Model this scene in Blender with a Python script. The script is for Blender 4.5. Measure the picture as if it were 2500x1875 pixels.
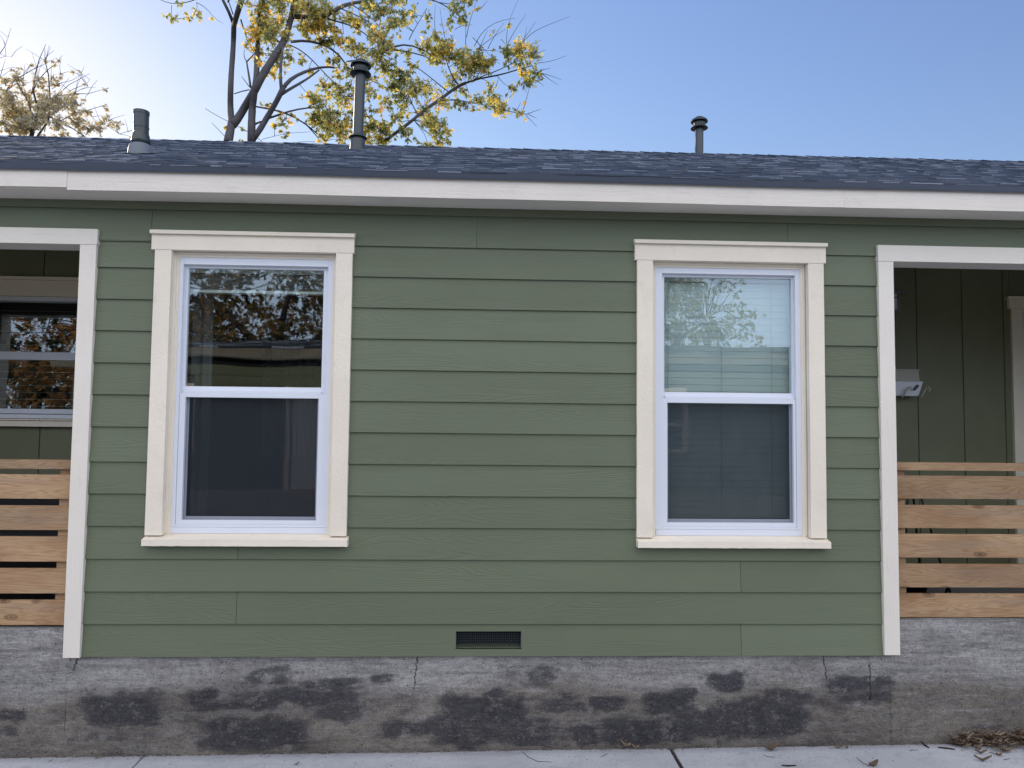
import bpy, math, random
from mathutils import Vector, Matrix, noise
R = math.radians
sc = bpy.context.scene
for o in list(bpy.data.objects): bpy.data.objects.remove(o)

# ------------------------------------------------------------------ camera
CAM = Vector((0.0, -4.21779, 1.30166))
YAW, PITCH, ROLL, FPX = 0.03966, 0.0538, 0.0104, 1800.0     # focal length in pixels of a 2500 px wide frame
_f = Vector((math.sin(YAW)*math.cos(PITCH), math.cos(YAW)*math.cos(PITCH), math.sin(PITCH)))
_r0 = Vector((math.cos(YAW), -math.sin(YAW), 0)); _u0 = _r0.cross(_f)
_r = _r0*math.cos(ROLL) + _u0*math.sin(ROLL); _u = -_r0*math.sin(ROLL) + _u0*math.cos(ROLL)
cd = bpy.data.cameras.new('camera'); cam = bpy.data.objects.new('camera', cd); sc.collection.objects.link(cam)
m3 = Matrix((_r, _u, -_f)).transposed()
cam.matrix_world = Matrix.Translation(CAM) @ m3.to_4x4()
cd.sensor_fit = 'HORIZONTAL'; cd.sensor_width = 36.0; cd.lens = 36.0*FPX/2500.0
cd.clip_start = 0.05; cd.clip_end = 2000.0
sc.camera = cam

# ------------------------------------------------------------------ sky, sun, exposure
SUN_AZ, SUN_EL = R(-36.5), R(19.0)        # azimuth from +Y towards +X
w = bpy.data.worlds.new("World"); sc.world = w; w.use_nodes = True
nt = w.node_tree; nt.nodes.clear()
def N(t, **k):
    n = nt.nodes.new(t)
    for a, b in k.items(): setattr(n, a, b)
    return n
sky = N('ShaderNodeTexSky', sky_type='NISHITA'); sky.sun_disc = False
sky.sun_elevation = SUN_EL; sky.sun_rotation = SUN_AZ
sky.altitude = 100; sky.air_density = 1.4; sky.dust_density = 0.35; sky.ozone_density = 2.5
bg = N('ShaderNodeBackground'); out = N('ShaderNodeOutputWorld')
# sky raised in brightness behind the viewer, added as fill for the shaded wall
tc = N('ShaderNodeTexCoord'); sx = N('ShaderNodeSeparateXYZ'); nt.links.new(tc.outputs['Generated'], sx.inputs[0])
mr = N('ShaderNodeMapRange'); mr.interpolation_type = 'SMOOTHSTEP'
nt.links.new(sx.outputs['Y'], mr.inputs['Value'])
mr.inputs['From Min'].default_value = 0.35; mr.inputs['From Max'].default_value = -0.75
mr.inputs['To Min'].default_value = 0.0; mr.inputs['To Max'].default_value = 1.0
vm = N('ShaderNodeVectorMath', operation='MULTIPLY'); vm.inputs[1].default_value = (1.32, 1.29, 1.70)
nt.links.new(sky.outputs[0], vm.inputs[0])
def chan(sock):      # bright glow round the low sun, rolled off before it clips
    a = N('ShaderNodeMath', operation='MULTIPLY'); nt.links.new(sock, a.inputs[0]); a.inputs[1].default_value = 0.12/1.28
    p = N('ShaderNodeMath', operation='POWER'); nt.links.new(a.outputs[0], p.inputs[0]); p.inputs[1].default_value = 3.0
    q = N('ShaderNodeMath', operation='ADD'); nt.links.new(p.outputs[0], q.inputs[0]); q.inputs[1].default_value = 1.0
    r = N('ShaderNodeMath', operation='POWER'); nt.links.new(q.outputs[0], r.inputs[0]); r.inputs[1].default_value = -1/3.0
    t = N('ShaderNodeMath', operation='MULTIPLY'); nt.links.new(sock, t.inputs[0]); nt.links.new(r.outputs[0], t.inputs[1]); return t.outputs[0]
sp_ = N('ShaderNodeSeparateColor'); nt.links.new(vm.outputs[0], sp_.inputs[0]); cb_ = N('ShaderNodeCombineColor')
for i_ in range(3): nt.links.new(chan(sp_.outputs[i_]), cb_.inputs[i_])
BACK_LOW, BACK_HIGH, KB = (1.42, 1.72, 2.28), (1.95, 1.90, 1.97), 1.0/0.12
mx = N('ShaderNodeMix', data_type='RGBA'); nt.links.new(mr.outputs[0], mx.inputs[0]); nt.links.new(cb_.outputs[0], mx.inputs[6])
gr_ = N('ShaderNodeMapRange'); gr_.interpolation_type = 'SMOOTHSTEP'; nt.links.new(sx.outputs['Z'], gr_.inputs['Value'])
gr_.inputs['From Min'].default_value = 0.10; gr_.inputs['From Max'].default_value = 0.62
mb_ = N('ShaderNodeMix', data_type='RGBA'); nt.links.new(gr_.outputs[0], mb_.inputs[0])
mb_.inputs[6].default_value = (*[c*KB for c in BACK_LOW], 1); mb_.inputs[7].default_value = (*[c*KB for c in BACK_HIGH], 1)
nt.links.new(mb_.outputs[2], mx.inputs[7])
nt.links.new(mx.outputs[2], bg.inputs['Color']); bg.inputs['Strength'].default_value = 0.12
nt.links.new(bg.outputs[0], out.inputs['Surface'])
sl = bpy.data.lights.new('sun', 'SUN'); sl.energy = 4.0; sl.angle = R(0.55); sl.color = (1.0, 0.86, 0.68)
so = bpy.data.objects.new('sun', sl); sc.collection.objects.link(so)
sd = Vector((math.sin(SUN_AZ)*math.cos(SUN_EL), math.cos(SUN_AZ)*math.cos(SUN_EL), math.sin(SUN_EL)))
so.rotation_euler = sd.to_track_quat('Z', 'Y').to_euler(); so.location = (-8, 12, 9)
sc.view_settings.view_transform = 'Standard'; sc.view_settings.look = 'None'
sc.view_settings.exposure = 0.0; sc.view_settings.gamma = 1.0
sc.cycles.max_bounces = 10; sc.cycles.transparent_max_bounces = 24; sc.cycles.glossy_bounces = 5
sc.cycles.use_denoising = True

rng = random.Random(7)

def at(px, py, Y):
    """point on the vertical plane y=Y seen at pixel px,py of the 2500 px photograph"""
    d = _f + _r*((px-1250)/FPX) - _u*((py-937.5)/FPX)
    return CAM + d*((Y-CAM.y)/d.y)
def at_z(px, py, fz):
    """point on the ground z = fz(x)"""
    d = _f + _r*((px-1250)/FPX) - _u*((py-937.5)/FPX)
    t = (-0.51-CAM.z)/d.z
    for _ in range(4):
        p = CAM + d*t; t = (fz(p.x)-CAM.z)/d.z
    return CAM + d*t

# ------------------------------------------------------------------ mesh helpers
class MB:
    def __init__(s): s.v = []; s.f = []; s.r = []; s.sm = []
    def quad(s, pts, r=0.0, sm=False):
        i = len(s.v); s.v += [tuple(p) for p in pts]; s.f.append(tuple(range(i, i+len(pts)))); s.r.append(r); s.sm.append(sm)
    def hexa(s, c, r=0.0):      # 8 corners: bottom 4 ccw, top 4 ccw
        i = len(s.v); s.v += [tuple(p) for p in c]
        for q in ((3,2,1,0),(4,5,6,7),(0,1,5,4),(1,2,6,5),(2,3,7,6),(3,0,4,7)):
            s.f.append(tuple(i+a for a in q)); s.r.append(r); s.sm.append(False)
    def box(s, x0, x1, y0, y1, z0, z1, r=0.0):
        s.hexa([(x0,y0,z0),(x1,y0,z0),(x1,y1,z0),(x0,y1,z0),(x0,y0,z1),(x1,y0,z1),(x1,y1,z1),(x0,y1,z1)], r)
    def frame(s, x0, x1, z0, z1, t, y0, y1, tb=None, tt=None, r=0.0):
        tb = t if tb is None else tb; tt = t if tt is None else tt
        s.box(x0, x0+t, y0, y1, z0, z1, r); s.box(x1-t, x1, y0, y1, z0, z1, r)
        s.box(x0+t, x1-t, y0, y1, z1-tt, z1, r); s.box(x0+t, x1-t, y0, y1, z0, z0+tb, r)
    def tube(s, pts, rad, n=8, r=0.0, cap=True):
        pts = [Vector(p) for p in pts]; rad = rad if isinstance(rad, (list, tuple)) else [rad]*len(pts)
        base = len(s.v); prev = None
        for k, p in enumerate(pts):
            t = (pts[min(k+1, len(pts)-1)] - pts[max(k-1, 0)])
            t = t.normalized() if t.length > 1e-9 else Vector((0,0,1))
            if prev is None:
                a = t.orthogonal().normalized()
            else:
                a = (prev - t*prev.dot(t)); a = a.normalized() if a.length > 1e-6 else t.orthogonal().normalized()
            prev = a; b = t.cross(a)
            for j in range(n):
                an = 2*math.pi*j/n; s.v.append(tuple(p + (a*math.cos(an)+b*math.sin(an))*rad[k]))
        for k in range(len(pts)-1):
            for j in range(n):
                a0 = base+k*n+j; a1 = base+k*n+(j+1) % n
                s.f.append((a0, a1, a1+n, a0+n)); s.r.append(r); s.sm.append(True)
        if cap:
            s.f.append(tuple(base+j for j in range(n))[::-1]); s.r.append(r); s.sm.append(False)
            e = base+(len(pts)-1)*n
            s.f.append(tuple(e+j for j in range(n))); s.r.append(r); s.sm.append(False)
    def lathe(s, prof, c, n=28, r=0.0, tilt=(0,0)):
        c = Vector(c); base = len(s.v)
        for (rr, z) in prof:
            for j in range(n):
                an = 2*math.pi*j/n; s.v.append((c.x+rr*math.cos(an)+tilt[0]*z, c.y+rr*math.sin(an)+tilt[1]*z, c.z+z))
        for k in range(len(prof)-1):
            for j in range(n):
                a0 = base+k*n+j; a1 = base+k*n+(j+1) % n
                s.f.append((a0, a1, a1+n, a0+n)); s.r.append(r); s.sm.append(True)
    def build(s, name, mat, parent=None, bevel=0.0, **tags):
        me = bpy.data.meshes.new(name); me.from_pydata(s.v, [], s.f); me.update()
        at_ = me.attributes.new('rnd', 'FLOAT', 'FACE'); at_.data.foreach_set('value', s.r)
        me.polygons.foreach_set('use_smooth', s.sm)
        me.materials.append(mat)
        o = bpy.data.objects.new(name, me); sc.collection.objects.link(o)
        if parent: o.parent = parent
        if bevel:
            b = o.modifiers.new('bevel', 'BEVEL'); b.width = bevel; b.segments = 2; b.limit_method = 'ANGLE'; b.angle_limit = R(50)
        for k, v in tags.items(): o[k] = v
        return o
def empty(name, label=None, cat=None, group=None, loc=(0,0,0)):
    o = bpy.data.objects.new(name, None); sc.collection.objects.link(o); o.empty_display_size = 0.2
    o.location = loc
    if label: o['label'] = label
    if cat: o['category'] = cat
    if group: o['group'] = group
    return o
def ptag(o, label, cat, group=None):
    o['label'] = label; o['category'] = cat
    if group: o['group'] = group
    return o

# ------------------------------------------------------------------ materials
class G:
    def __init__(s, name):
        s.m = bpy.data.materials.new(name); s.m.use_nodes = True; s.t = s.m.node_tree; s.t.nodes.clear()
        s.out = s.n('ShaderNodeOutputMaterial')
    def n(s, typ, **k):
        n = s.t.nodes.new(typ)
        for a, b in k.items(): setattr(n, a, b)
        return n
    def l(s, a, b): s.t.links.new(a, b)
    def val(s, v):
        n = s.n('ShaderNodeValue'); n.outputs[0].default_value = v; return n.outputs[0]
    def math(s, op, a, b=None, c=None, clamp=False):
        n = s.n('ShaderNodeMath', operation=op); n.use_clamp = clamp
        for i, x in enumerate((a, b, c)):
            if x is None: continue
            if isinstance(x, (int, float)): n.inputs[i].default_value = x
            else: s.l(x, n.inputs[i])
        return n.outputs[0]
    def coord(s, scale=(1,1,1), off=None, vec=None, rnd=False):
        tcn = s.n('ShaderNodeTexCoord'); v = vec or tcn.outputs['Object']
        if rnd:
            a = s.n('ShaderNodeAttribute'); a.attribute_name = 'rnd'
            cx = s.n('ShaderNodeCombineXYZ')
            s.l(s.math('MULTIPLY', a.outputs['Fac'], 37.0), cx.inputs[0]); s.l(s.math('MULTIPLY', a.outputs['Fac'], 91.0), cx.inputs[1]); s.l(s.math('MULTIPLY', a.outputs['Fac'], 5.3), cx.inputs[2])
            ad = s.n('ShaderNodeVectorMath', operation='ADD'); s.l(v, ad.inputs[0]); s.l(cx.outputs[0], ad.inputs[1]); v = ad.outputs[0]
        mp = s.n('ShaderNodeMapping'); mp.inputs['Scale'].default_value = scale
        if off: mp.inputs['Location'].default_value = off
        s.l(v, mp.inputs['Vector']); return mp.outputs[0]
    def noise(s, vec, scale=5, detail=4, rough=0.55, dist=0.0):
        n = s.n('ShaderNodeTexNoise'); n.inputs['Scale'].default_value = scale; n.inputs['Detail'].default_value = detail
        n.inputs['Roughness'].default_value = rough; n.inputs['Distortion'].default_value = dist
        s.l(vec, n.inputs['Vector']); return n.outputs['Fac']
    def voro(s, vec, scale, feature='F1'):
        n = s.n('ShaderNodeTexVoronoi'); n.feature = feature; n.inputs['Scale'].default_value = scale
        s.l(vec, n.inputs['Vector']); return n.outputs['Distance'], (n.outputs['Color'] if feature == 'F1' else None)
    def ramp(s, fac, stops):
        n = s.n('ShaderNodeValToRGB'); cr = n.color_ramp
        while len(cr.elements) < len(stops): cr.elements.new(0.5)
        for e, (p, c) in zip(cr.elements, stops):
            e.position = p; e.color = (c, c, c, 1) if isinstance(c, (int, float)) else (*c, 1)
        s.l(fac, n.inputs[0]); return n.outputs[0]
    def mix(s, fac, a, b, blend='MIX'):
        n = s.n('ShaderNodeMix', data_type='RGBA', blend_type=blend); n.clamp_factor = True
        for sock, x in ((n.inputs[0], fac), (n.inputs[6], a), (n.inputs[7], b)):
            if isinstance(x, (int, float)): sock.default_value = x
            elif isinstance(x, tuple): sock.default_value = (*x, 1)
            else: s.l(x, sock)
        return n.outputs[2]
    def bump(s, h, strength=0.3, dist=0.01, normal=None):
        n = s.n('ShaderNodeBump'); n.inputs['Strength'].default_value = strength; n.inputs['Distance'].default_value = dist
        s.l(h, n.inputs['Height'])
        if normal: s.l(normal, n.inputs['Normal'])
        return n.outputs[0]
    def bsdf(s, col, rough=0.6, normal=None, metallic=0.0, spec=0.4):
        b = s.n('ShaderNodeBsdfPrincipled')
        for key, x in (('Base Color', col), ('Roughness', rough), ('Metallic', metallic), ('Specular IOR Level', spec)):
            if isinstance(x, (int, float)): b.inputs[key].default_value = x
            elif isinstance(x, tuple): b.inputs[key].default_value = (*x, 1)
            else: s.l(x, b.inputs[key])
        if normal: s.l(normal, b.inputs['Normal'])
        s.l(b.outputs[0], s.out.inputs['Surface']); return b
def rgb(c, k): return tuple(min(1, x*k) for x in c)

def painted(name, col, rough=0.55, var=0.06, bump=0.15, grain=None, dirt=0.0, spec=0.35):
    g = G(name); c = g.coord(rnd=True)
    n1 = g.noise(c, 2.3, 5); n2 = g.noise(c, 60, 3)
    base = g.mix(g.ramp(n1, [(0.35, 0.0), (0.7, 1.0)]), rgb(col, 1-var), rgb(col, 1+var))
    if dirt:
        dn = g.noise(g.coord(rnd=True), 9, 6, 0.7)
        base = g.mix(g.math('MULTIPLY', g.ramp(dn, [(0.56, 0.0), (0.72, 1.0)]), dirt), base, (col[0]*0.62, col[1]*0.58, col[2]*0.52))
    h = n2
    if grain:
        gr = g.noise(g.coord(grain, rnd=True), 1.0, 5, 0.65)
        h = g.math('ADD', g.math('MULTIPLY', gr, 1.6), n2)
        base = g.mix(g.ramp(gr, [(0.30, 0.35), (0.42, 0.0)]), base, rgb(col, 0.72))
    g.bsdf(base, rough, g.bump(h, bump, 0.004), spec=spec); return g.m

def siding_mat(name, col):
    g = G(name); c = g.coord((0.55, 3.0, 7.5), rnd=True)
    field = g.noise(c, 1.0, 2, 0.4, 0.35)
    rings = g.math('SINE', g.math('MULTIPLY', field, 120.0))
    rr = g.math('POWER', g.math('ABSOLUTE', rings), 3.0)
    mask = g.ramp(g.noise(g.coord((0.9, 1, 9.0), rnd=True), 1.0, 3), [(0.42, 0.0), (0.6, 1.0)])
    fine = g.noise(g.coord((3.0, 30, 120.0), rnd=True), 1.0, 4, 0.7)
    h = g.math('ADD', g.math('MULTIPLY', g.math('MULTIPLY', rr, mask), -1.0), g.math('MULTIPLY', fine, 0.9))
    big = g.noise(g.coord((0.7, 1, 1.1)), 1.0, 4)
    at_ = g.n('ShaderNodeAttribute'); at_.attribute_name = 'rnd'
    v = g.math('ADD', g.math('MULTIPLY', big, 0.7), g.math('MULTIPLY', at_.outputs['Fac'], 0.3))
    base = g.mix(g.ramp(v, [(0.30, 0.0), (0.70, 1.0)]), rgb(col, 0.90), rgb(col, 1.10))
    base = g.mix(g.math('MULTIPLY', g.math('MULTIPLY', rr, mask), 0.10), base, rgb(col, 0.55))
    base = g.mix(g.ramp(fine, [(0.30, 0.25), (0.45, 0.0)]), base, rgb(col, 0.72))
    sm = g.noise(g.coord((1, 1, 1)), 3.1, 6, 0.65)
    base = g.mix(g.ramp(sm, [(0.60, 0.0), (0.80, 0.22)]), base, (0.16, 0.17, 0.12))
    g.bsdf(base, 0.62, g.bump(h, 0.30, 0.003), spec=0.3); return g.m

def shingle_mat(name):
    g = G(name)
    at_ = g.n('ShaderNodeAttribute'); at_.attribute_name = 'rnd'
    c = g.coord(rnd=True)
    n = g.noise(c, 260, 3, 0.7); n2 = g.noise(g.coord(), 2.0, 4)
    col = g.ramp(at_.outputs['Fac'], [(0.0, (0.021, 0.033, 0.052)), (0.5, (0.030, 0.045, 0.070)), (0.62, (0.052, 0.072, 0.105)), (0.70, (0.14, 0.165, 0.23)), (1.0, (0.36, 0.40, 0.50))])
    col = g.mix(g.math('MULTIPLY', n2, 0.2), col, (0.085, 0.10, 0.14))
    sp = g.ramp(n, [(0.35, 0.55), (0.5, 1.0), (0.68, 1.6)])
    col = g.mix(1.0, col, sp, 'MULTIPLY')
    g.bsdf(col, 0.85, g.bump(n, 0.5, 0.003), spec=0.35); return g.m

def wood_mat(name):
    g = G(name); c = g.coord((1.1, 6.0, 13.0), rnd=True)
    field = g.noise(c, 1.0, 3, 0.45, 0.6)
    rings = g.math('ABSOLUTE', g.math('SINE', g.math('MULTIPLY', field, 60.0)))
    fine = g.noise(g.coord((6, 60, 150), rnd=True), 1.0, 4, 0.7)
    big = g.noise(g.coord((2.5, 2, 5), rnd=True), 1.0, 4)
    col = g.mix(g.ramp(big, [(0.3, 0.0), (0.7, 1.0)]), (0.31, 0.195, 0.115), (0.46, 0.325, 0.205))
    col = g.mix(g.math('MULTIPLY', g.math('POWER', rings, 4.0), 0.42), col, (0.21, 0.11, 0.05))
    col = g.mix(g.ramp(fine, [(0.30, 0.5), (0.48, 0.0)]), col, (0.19, 0.125, 0.08))
    bv = g.n('ShaderNodeAttribute'); bv.attribute_name = 'rnd'
    col = g.mix(1.0, col, g.ramp(bv.outputs['Fac'], [(0.0, (0.78, 0.76, 0.74)), (0.5, (1.0, 0.97, 0.92)), (1.0, (1.18, 1.14, 1.08))]), 'MULTIPLY')
    grey = g.noise(g.coord((1.2, 3, 9), rnd=True, off=(5, 5, 5)), 1.0, 5, 0.7)
    col = g.mix(g.ramp(grey, [(0.48, 0.0), (0.70, 0.45)]), col, (0.24, 0.20, 0.165))
    # knots
    d, vc = g.voro(g.coord((3.9, 0.5, 9.0), rnd=True), 1.0)
    dn = g.math('ADD', d, g.math('MULTIPLY', g.math('SUBTRACT', g.noise(g.coord((30, 30, 30)), 1.0, 2), 0.5), 0.05))
    k = g.ramp(dn, [(0.06, 1.0), (0.09, 0.25), (0.11, 0.85), (0.19, 0.0)])
    col = g.mix(g.math('MULTIPLY', k, 0.85), col, (0.10, 0.055, 0.035))
    g.bsdf(col, 0.75, g.bump(g.math('SUBTRACT', fine, k), 0.35, 0.003), spec=0.2); return g.m

def concrete_mat(name, dark=True):
    """old cast foundation; attribute 'stain' holds the black mould patches"""
    g = G(name); c = g.coord()
    sx = g.n('ShaderNodeSeparateXYZ'); g.l(c, sx.inputs[0]); X, Z = sx.outputs[0], sx.outputs[2]
    n_big = g.noise(g.coord((1.2, 1, 2.4)), 1.0, 6, 0.62); n_str = g.noise(g.coord((2.0, 2, 24.0)), 1.0, 5, 0.65)
    n_f = g.noise(c, 95, 4, 0.75); n_m = g.noise(g.coord((9, 9, 16)), 1.0, 8, 0.72); n_h = g.noise(c, 46, 6, 0.78)
    top = g.mix(g.ramp(n_big, [(0.33, 0.0), (0.66, 1.0)]), (0.195, 0.188, 0.182), (0.36, 0.35, 0.35))
    low = g.mix(g.ramp(n_big, [(0.33, 0.0), (0.66, 1.0)]), (0.125, 0.111, 0.099), (0.235, 0.212, 0.188))
    hz = g.math('ADD', Z, g.math('MULTIPLY', g.math('SUBTRACT', n_m, 0.5), 0.35))
    sa = g.n('ShaderNodeAttribute'); sa.attribute_name = 'lowmix'
    col = g.mix(g.math('ADD', sa.outputs['Fac'], g.math('MULTIPLY', g.math('SUBTRACT', n_m, 0.5), 0.8), clamp=True), top, low)
    col = g.mix(g.ramp(n_str, [(0.38, 0.55), (0.50, 0.0)]), col, (0.15, 0.15, 0.155))
    col = g.mix(g.ramp(n_str, [(0.56, 0.0), (0.68, 0.35)]), col, (0.40, 0.40, 0.42))
    st = g.n('ShaderNodeAttribute'); st.attribute_name = 'stain'
    edge = g.math('ADD', g.math('MULTIPLY', g.math('SUBTRACT', n_m, 0.5), 1.7), g.math('ADD', g.math('MULTIPLY', g.math('SUBTRACT', n_str, 0.5), 1.3), g.math('MULTIPLY', g.math('SUBTRACT', n_h, 0.5), 1.7)))
    sf = g.math('ADD', st.outputs['Fac'], edge)
    sf = g.ramp(sf, [(0.22, 0.0), (0.45, 0.55), (0.75, 0.94)])
    sf = g.math('MULTIPLY', sf, g.ramp(g.math('ADD', g.math('MULTIPLY', n_h, 0.55), g.math('MULTIPLY', n_m, 0.45)), [(0.36, 1.0), (0.56, 0.86), (0.68, 0.25)]))
    sf = g.math('MULTIPLY', sf, g.ramp(st.outputs['Fac'], [(0.0, 0.0), (0.12, 1.0)]))
    col = g.mix(sf, col, g.mix(n_m, (0.016, 0.018, 0.027), (0.055, 0.056, 0.066)))
    col = g.mix(1.0, col, g.ramp(g.math('ADD', g.math('MULTIPLY', n_f, 0.5), g.math('MULTIPLY', n_h, 0.5)), [(0.34, 0.42), (0.48, 0.95), (0.62, 1.30)]), 'MULTIPLY')
    n_s = g.noise(g.coord((11, 11, 38), off=(2, 0, 7)), 1.0, 7, 0.8)
    col = g.mix(1.0, col, g.ramp(n_s, [(0.30, 0.62), (0.44, 0.94), (0.56, 1.06), (0.72, 1.38)]), 'MULTIPLY')
    n_p = g.noise(g.coord((7, 7, 11), off=(8, 0, 1)), 1.0, 7, 0.8)
    col = g.mix(g.ramp(n_p, [(0.57, 0.0), (0.60, 0.42), (0.70, 0.15)]), col, g.mix(sa.outputs['Fac'], (0.44, 0.43, 0.43), (0.25, 0.235, 0.215)))
    tope = g.math('MULTIPLY', g.math('GREATER_THAN', Z, -0.045), g.ramp(g.noise(g.coord((4, 4, 46)), 1.0, 6, 0.8), [(0.57, 0.0), (0.62, 0.75)]))
    col = g.mix(tope, col, (0.50, 0.48, 0.45))
    # pale aggregate, mostly low down
    for scl, th in ((70, 0.10), (38, 0.085), (22, 0.055)):
        d, vc = g.voro(g.coord(off=(scl, 0, 0)), scl)
        sv = g.n('ShaderNodeSeparateColor'); g.l(vc, sv.inputs[0])
        sel = g.math('MULTIPLY', g.math('GREATER_THAN', sv.outputs[0], 0.72), g.math('LESS_THAN', d, g.math('MULTIPLY', sv.outputs[1], th*3.0)))
        sel = g.math('MULTIPLY', g.math('MULTIPLY', sel, g.math('ADD', g.math('MULTIPLY', sa.outputs['Fac'], 0.75), 0.03)), g.ramp(g.noise(g.coord((3.1, 3, 5), off=(scl, 0, 0)), 1.0, 4, 0.7), [(0.42, 0.05), (0.62, 1.0)]))
        col = g.mix(g.math('MULTIPLY', sel, 0.7), col, g.mix(sv.outputs[2], (0.20, 0.185, 0.17), (0.42, 0.40, 0.385)))
    # pits
    d, vc = g.voro(g.coord(off=(3, 0, 9)), 45)
    sv = g.n('ShaderNodeSeparateColor'); g.l(vc, sv.inputs[0])
    pit = g.math('MULTIPLY', g.math('GREATER_THAN', sv.outputs[0], 0.88), g.math('LESS_THAN', d, 0.18))
    col = g.mix(g.math('MULTIPLY', pit, 0.8), col, (0.02, 0.02, 0.022))
    # cracks: (x0, z from, z to, lean, width)
    cn = g.noise(g.coord((9, 9, 26)), 1.0, 5, 0.75)
    crk = None
    for (x0, za, zb, lean, wd) in ((-0.345, -0.19, 0.02, 0.10, 0.0034), (1.97, -0.14, 0.01, -0.12, 0.0028), (2.245, -0.26, -0.05, 0.03, 0.0032), (-2.20, -0.08, 0.02, 0.35, 0.0042), (-2.28, -0.03, 0.015, -0.7, 0.003)):
        dx = g.math('SUBTRACT', X, g.math('ADD', g.math('MULTIPLY', g.math('SUBTRACT', cn, 0.5), 0.07), g.math('ADD', x0, g.math('MULTIPLY', g.math('SUBTRACT', Z, zb), lean))))
        a = g.math('MULTIPLY', g.math('LESS_THAN', g.math('ABSOLUTE', dx), wd), g.math('MULTIPLY', g.math('GREATER_THAN', Z, za), g.math('LESS_THAN', Z, zb)))
        crk = a if crk is None else g.math('MAXIMUM', crk, a)
    col = g.mix(g.math('MULTIPLY', crk, 0.85), col, (0.018, 0.017, 0.02))
    h = g.math('SUBTRACT', g.math('ADD', g.math('MULTIPLY', n_m, 1.5), g.math('ADD', n_f, n_str)), g.math('MULTIPLY', crk, 3.0))
    g.bsdf(col, 0.9, g.bump(g.math('ADD', h, g.math('MULTIPLY', n_s, 1.5)), 0.8, 0.008), spec=0.15); return g.m

def paving_mat(name, c0, c1, sc_=1.0):
    g = G(name); c = g.coord()
    n = g.noise(c, 1.7*sc_, 6, 0.62); nf = g.noise(c, 160, 3, 0.7); nm = g.noise(c, 17, 5, 0.7)
    col = g.mix(g.ramp(n, [(0.32, 0.0), (0.68, 1.0)]), c0, c1)
    col = g.mix(g.ramp(nm, [(0.25, 0.6), (0.46, 0.0)]), col, rgb(c0, 0.66))
    col = g.mix(g.ramp(g.noise(g.coord((2.2, 5, 1), off=(4, 4, 0)), 1.0, 6, 0.7), [(0.52, 0.0), (0.70, 0.35)]), col, (c0[0]*0.72, c0[1]*0.66, c0[2]*0.56))
    col = g.mix(1.0, col, g.ramp(nf, [(0.3, 0.72), (0.5, 1.0), (0.7, 1.12)]), 'MULTIPLY')
    d, vc = g.voro(c, 26); sv = g.n('ShaderNodeSeparateColor'); g.l(vc, sv.inputs[0])
    spk = g.math('MULTIPLY', g.math('GREATER_THAN', sv.outputs[0], 0.90), g.math('LESS_THAN', d, 0.12))
    col = g.mix(g.math('MULTIPLY', spk, 0.75), col, (0.06, 0.055, 0.05))
    g.bsdf(col, 0.88, g.bump(g.math('ADD', nf, nm), 0.3, 0.004), spec=0.2); return g.m

def glass_mat(name, f0=0.11, tint=(0.80, 0.88, 0.86)):
    g = G(name)
    geo = g.n('ShaderNodeNewGeometry'); dp = g.n('ShaderNodeVectorMath', operation='DOT_PRODUCT')
    g.l(geo.outputs['Normal'], dp.inputs[0]); g.l(geo.outputs['Incoming'], dp.inputs[1])
    cosv = g.math('ABSOLUTE', dp.outputs['Value'])
    fr = g.math('ADD', f0, g.math('MULTIPLY', g.math('POWER', g.math('SUBTRACT', 1.0, cosv), 5.0), 1.0-f0), clamp=True)
    tr = g.n('ShaderNodeBsdfTransparent'); tr.inputs[0].default_value = (*[x**0.5 for x in tint], 1)
    gl = g.n('ShaderNodeBsdfGlossy'); gl.inputs['Roughness'].default_value = 0.0; gl.inputs[0].default_value = (0.97, 1.0, 1.0, 1)
    wav = g.noise(g.coord((1.6, 1, 2.2)), 1.0, 1); g.l(g.bump(wav, 0.10, 0.02), gl.inputs['Normal'])
    mx = g.n('ShaderNodeMixShader'); g.l(fr, mx.inputs[0]); g.l(tr.outputs[0], mx.inputs[1]); g.l(gl.outputs[0], mx.inputs[2])
    g.l(mx.outputs[0], g.out.inputs['Surface']); return g.m

def screen_mat(name):
    g = G(name)
    tr = g.n('ShaderNodeBsdfTransparent'); tr.inputs[0].default_value = (1, 1, 1, 1)
    df = g.n('ShaderNodeBsdfDiffuse'); df.inputs[0].default_value = (0.034, 0.040, 0.055, 1)
    nn = g.noise(g.coord((7, 1, 3)), 1.0, 4)
    fac = g.math('ADD', 0.30, g.math('MULTIPLY', nn, 0.12))
    mx = g.n('ShaderNodeMixShader'); g.l(fac, mx.inputs[0]); g.l(tr.outputs[0], mx.inputs[1]); g.l(df.outputs[0], mx.inputs[2])
    g.l(mx.outputs[0], g.out.inputs['Surface']); return g.m

def leaf_mat(name, stops, trans=0.5, vmul=1.0):
    g = G(name); a = g.n('ShaderNodeAttribute'); a.attribute_name = 'rnd'
    col = g.ramp(a.outputs['Fac'], stops)
    df = g.n('ShaderNodeBsdfDiffuse'); g.l(col, df.inputs[0])
    tl = g.n('ShaderNodeBsdfTranslucent'); g.l(g.mix(1.0, col, (1.25*vmul, 1.15*vmul, 0.75*vmul), 'MULTIPLY'), tl.inputs[0])
    gs = g.n('ShaderNodeBsdfGlossy'); gs.inputs['Roughness'].default_value = 0.45
    mx = g.n('ShaderNodeMixShader'); mx.inputs[0].default_value = trans
    g.l(df.outputs[0], mx.inputs[1]); g.l(tl.outputs[0], mx.inputs[2])
    m2 = g.n('ShaderNodeMixShader'); m2.inputs[0].default_value = 0.06
    g.l(mx.outputs[0], m2.inputs[1]); g.l(gs.outputs[0], m2.inputs[2]); g.l(m2.outputs[0], g.out.inputs['Surface']); return g.m

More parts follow.
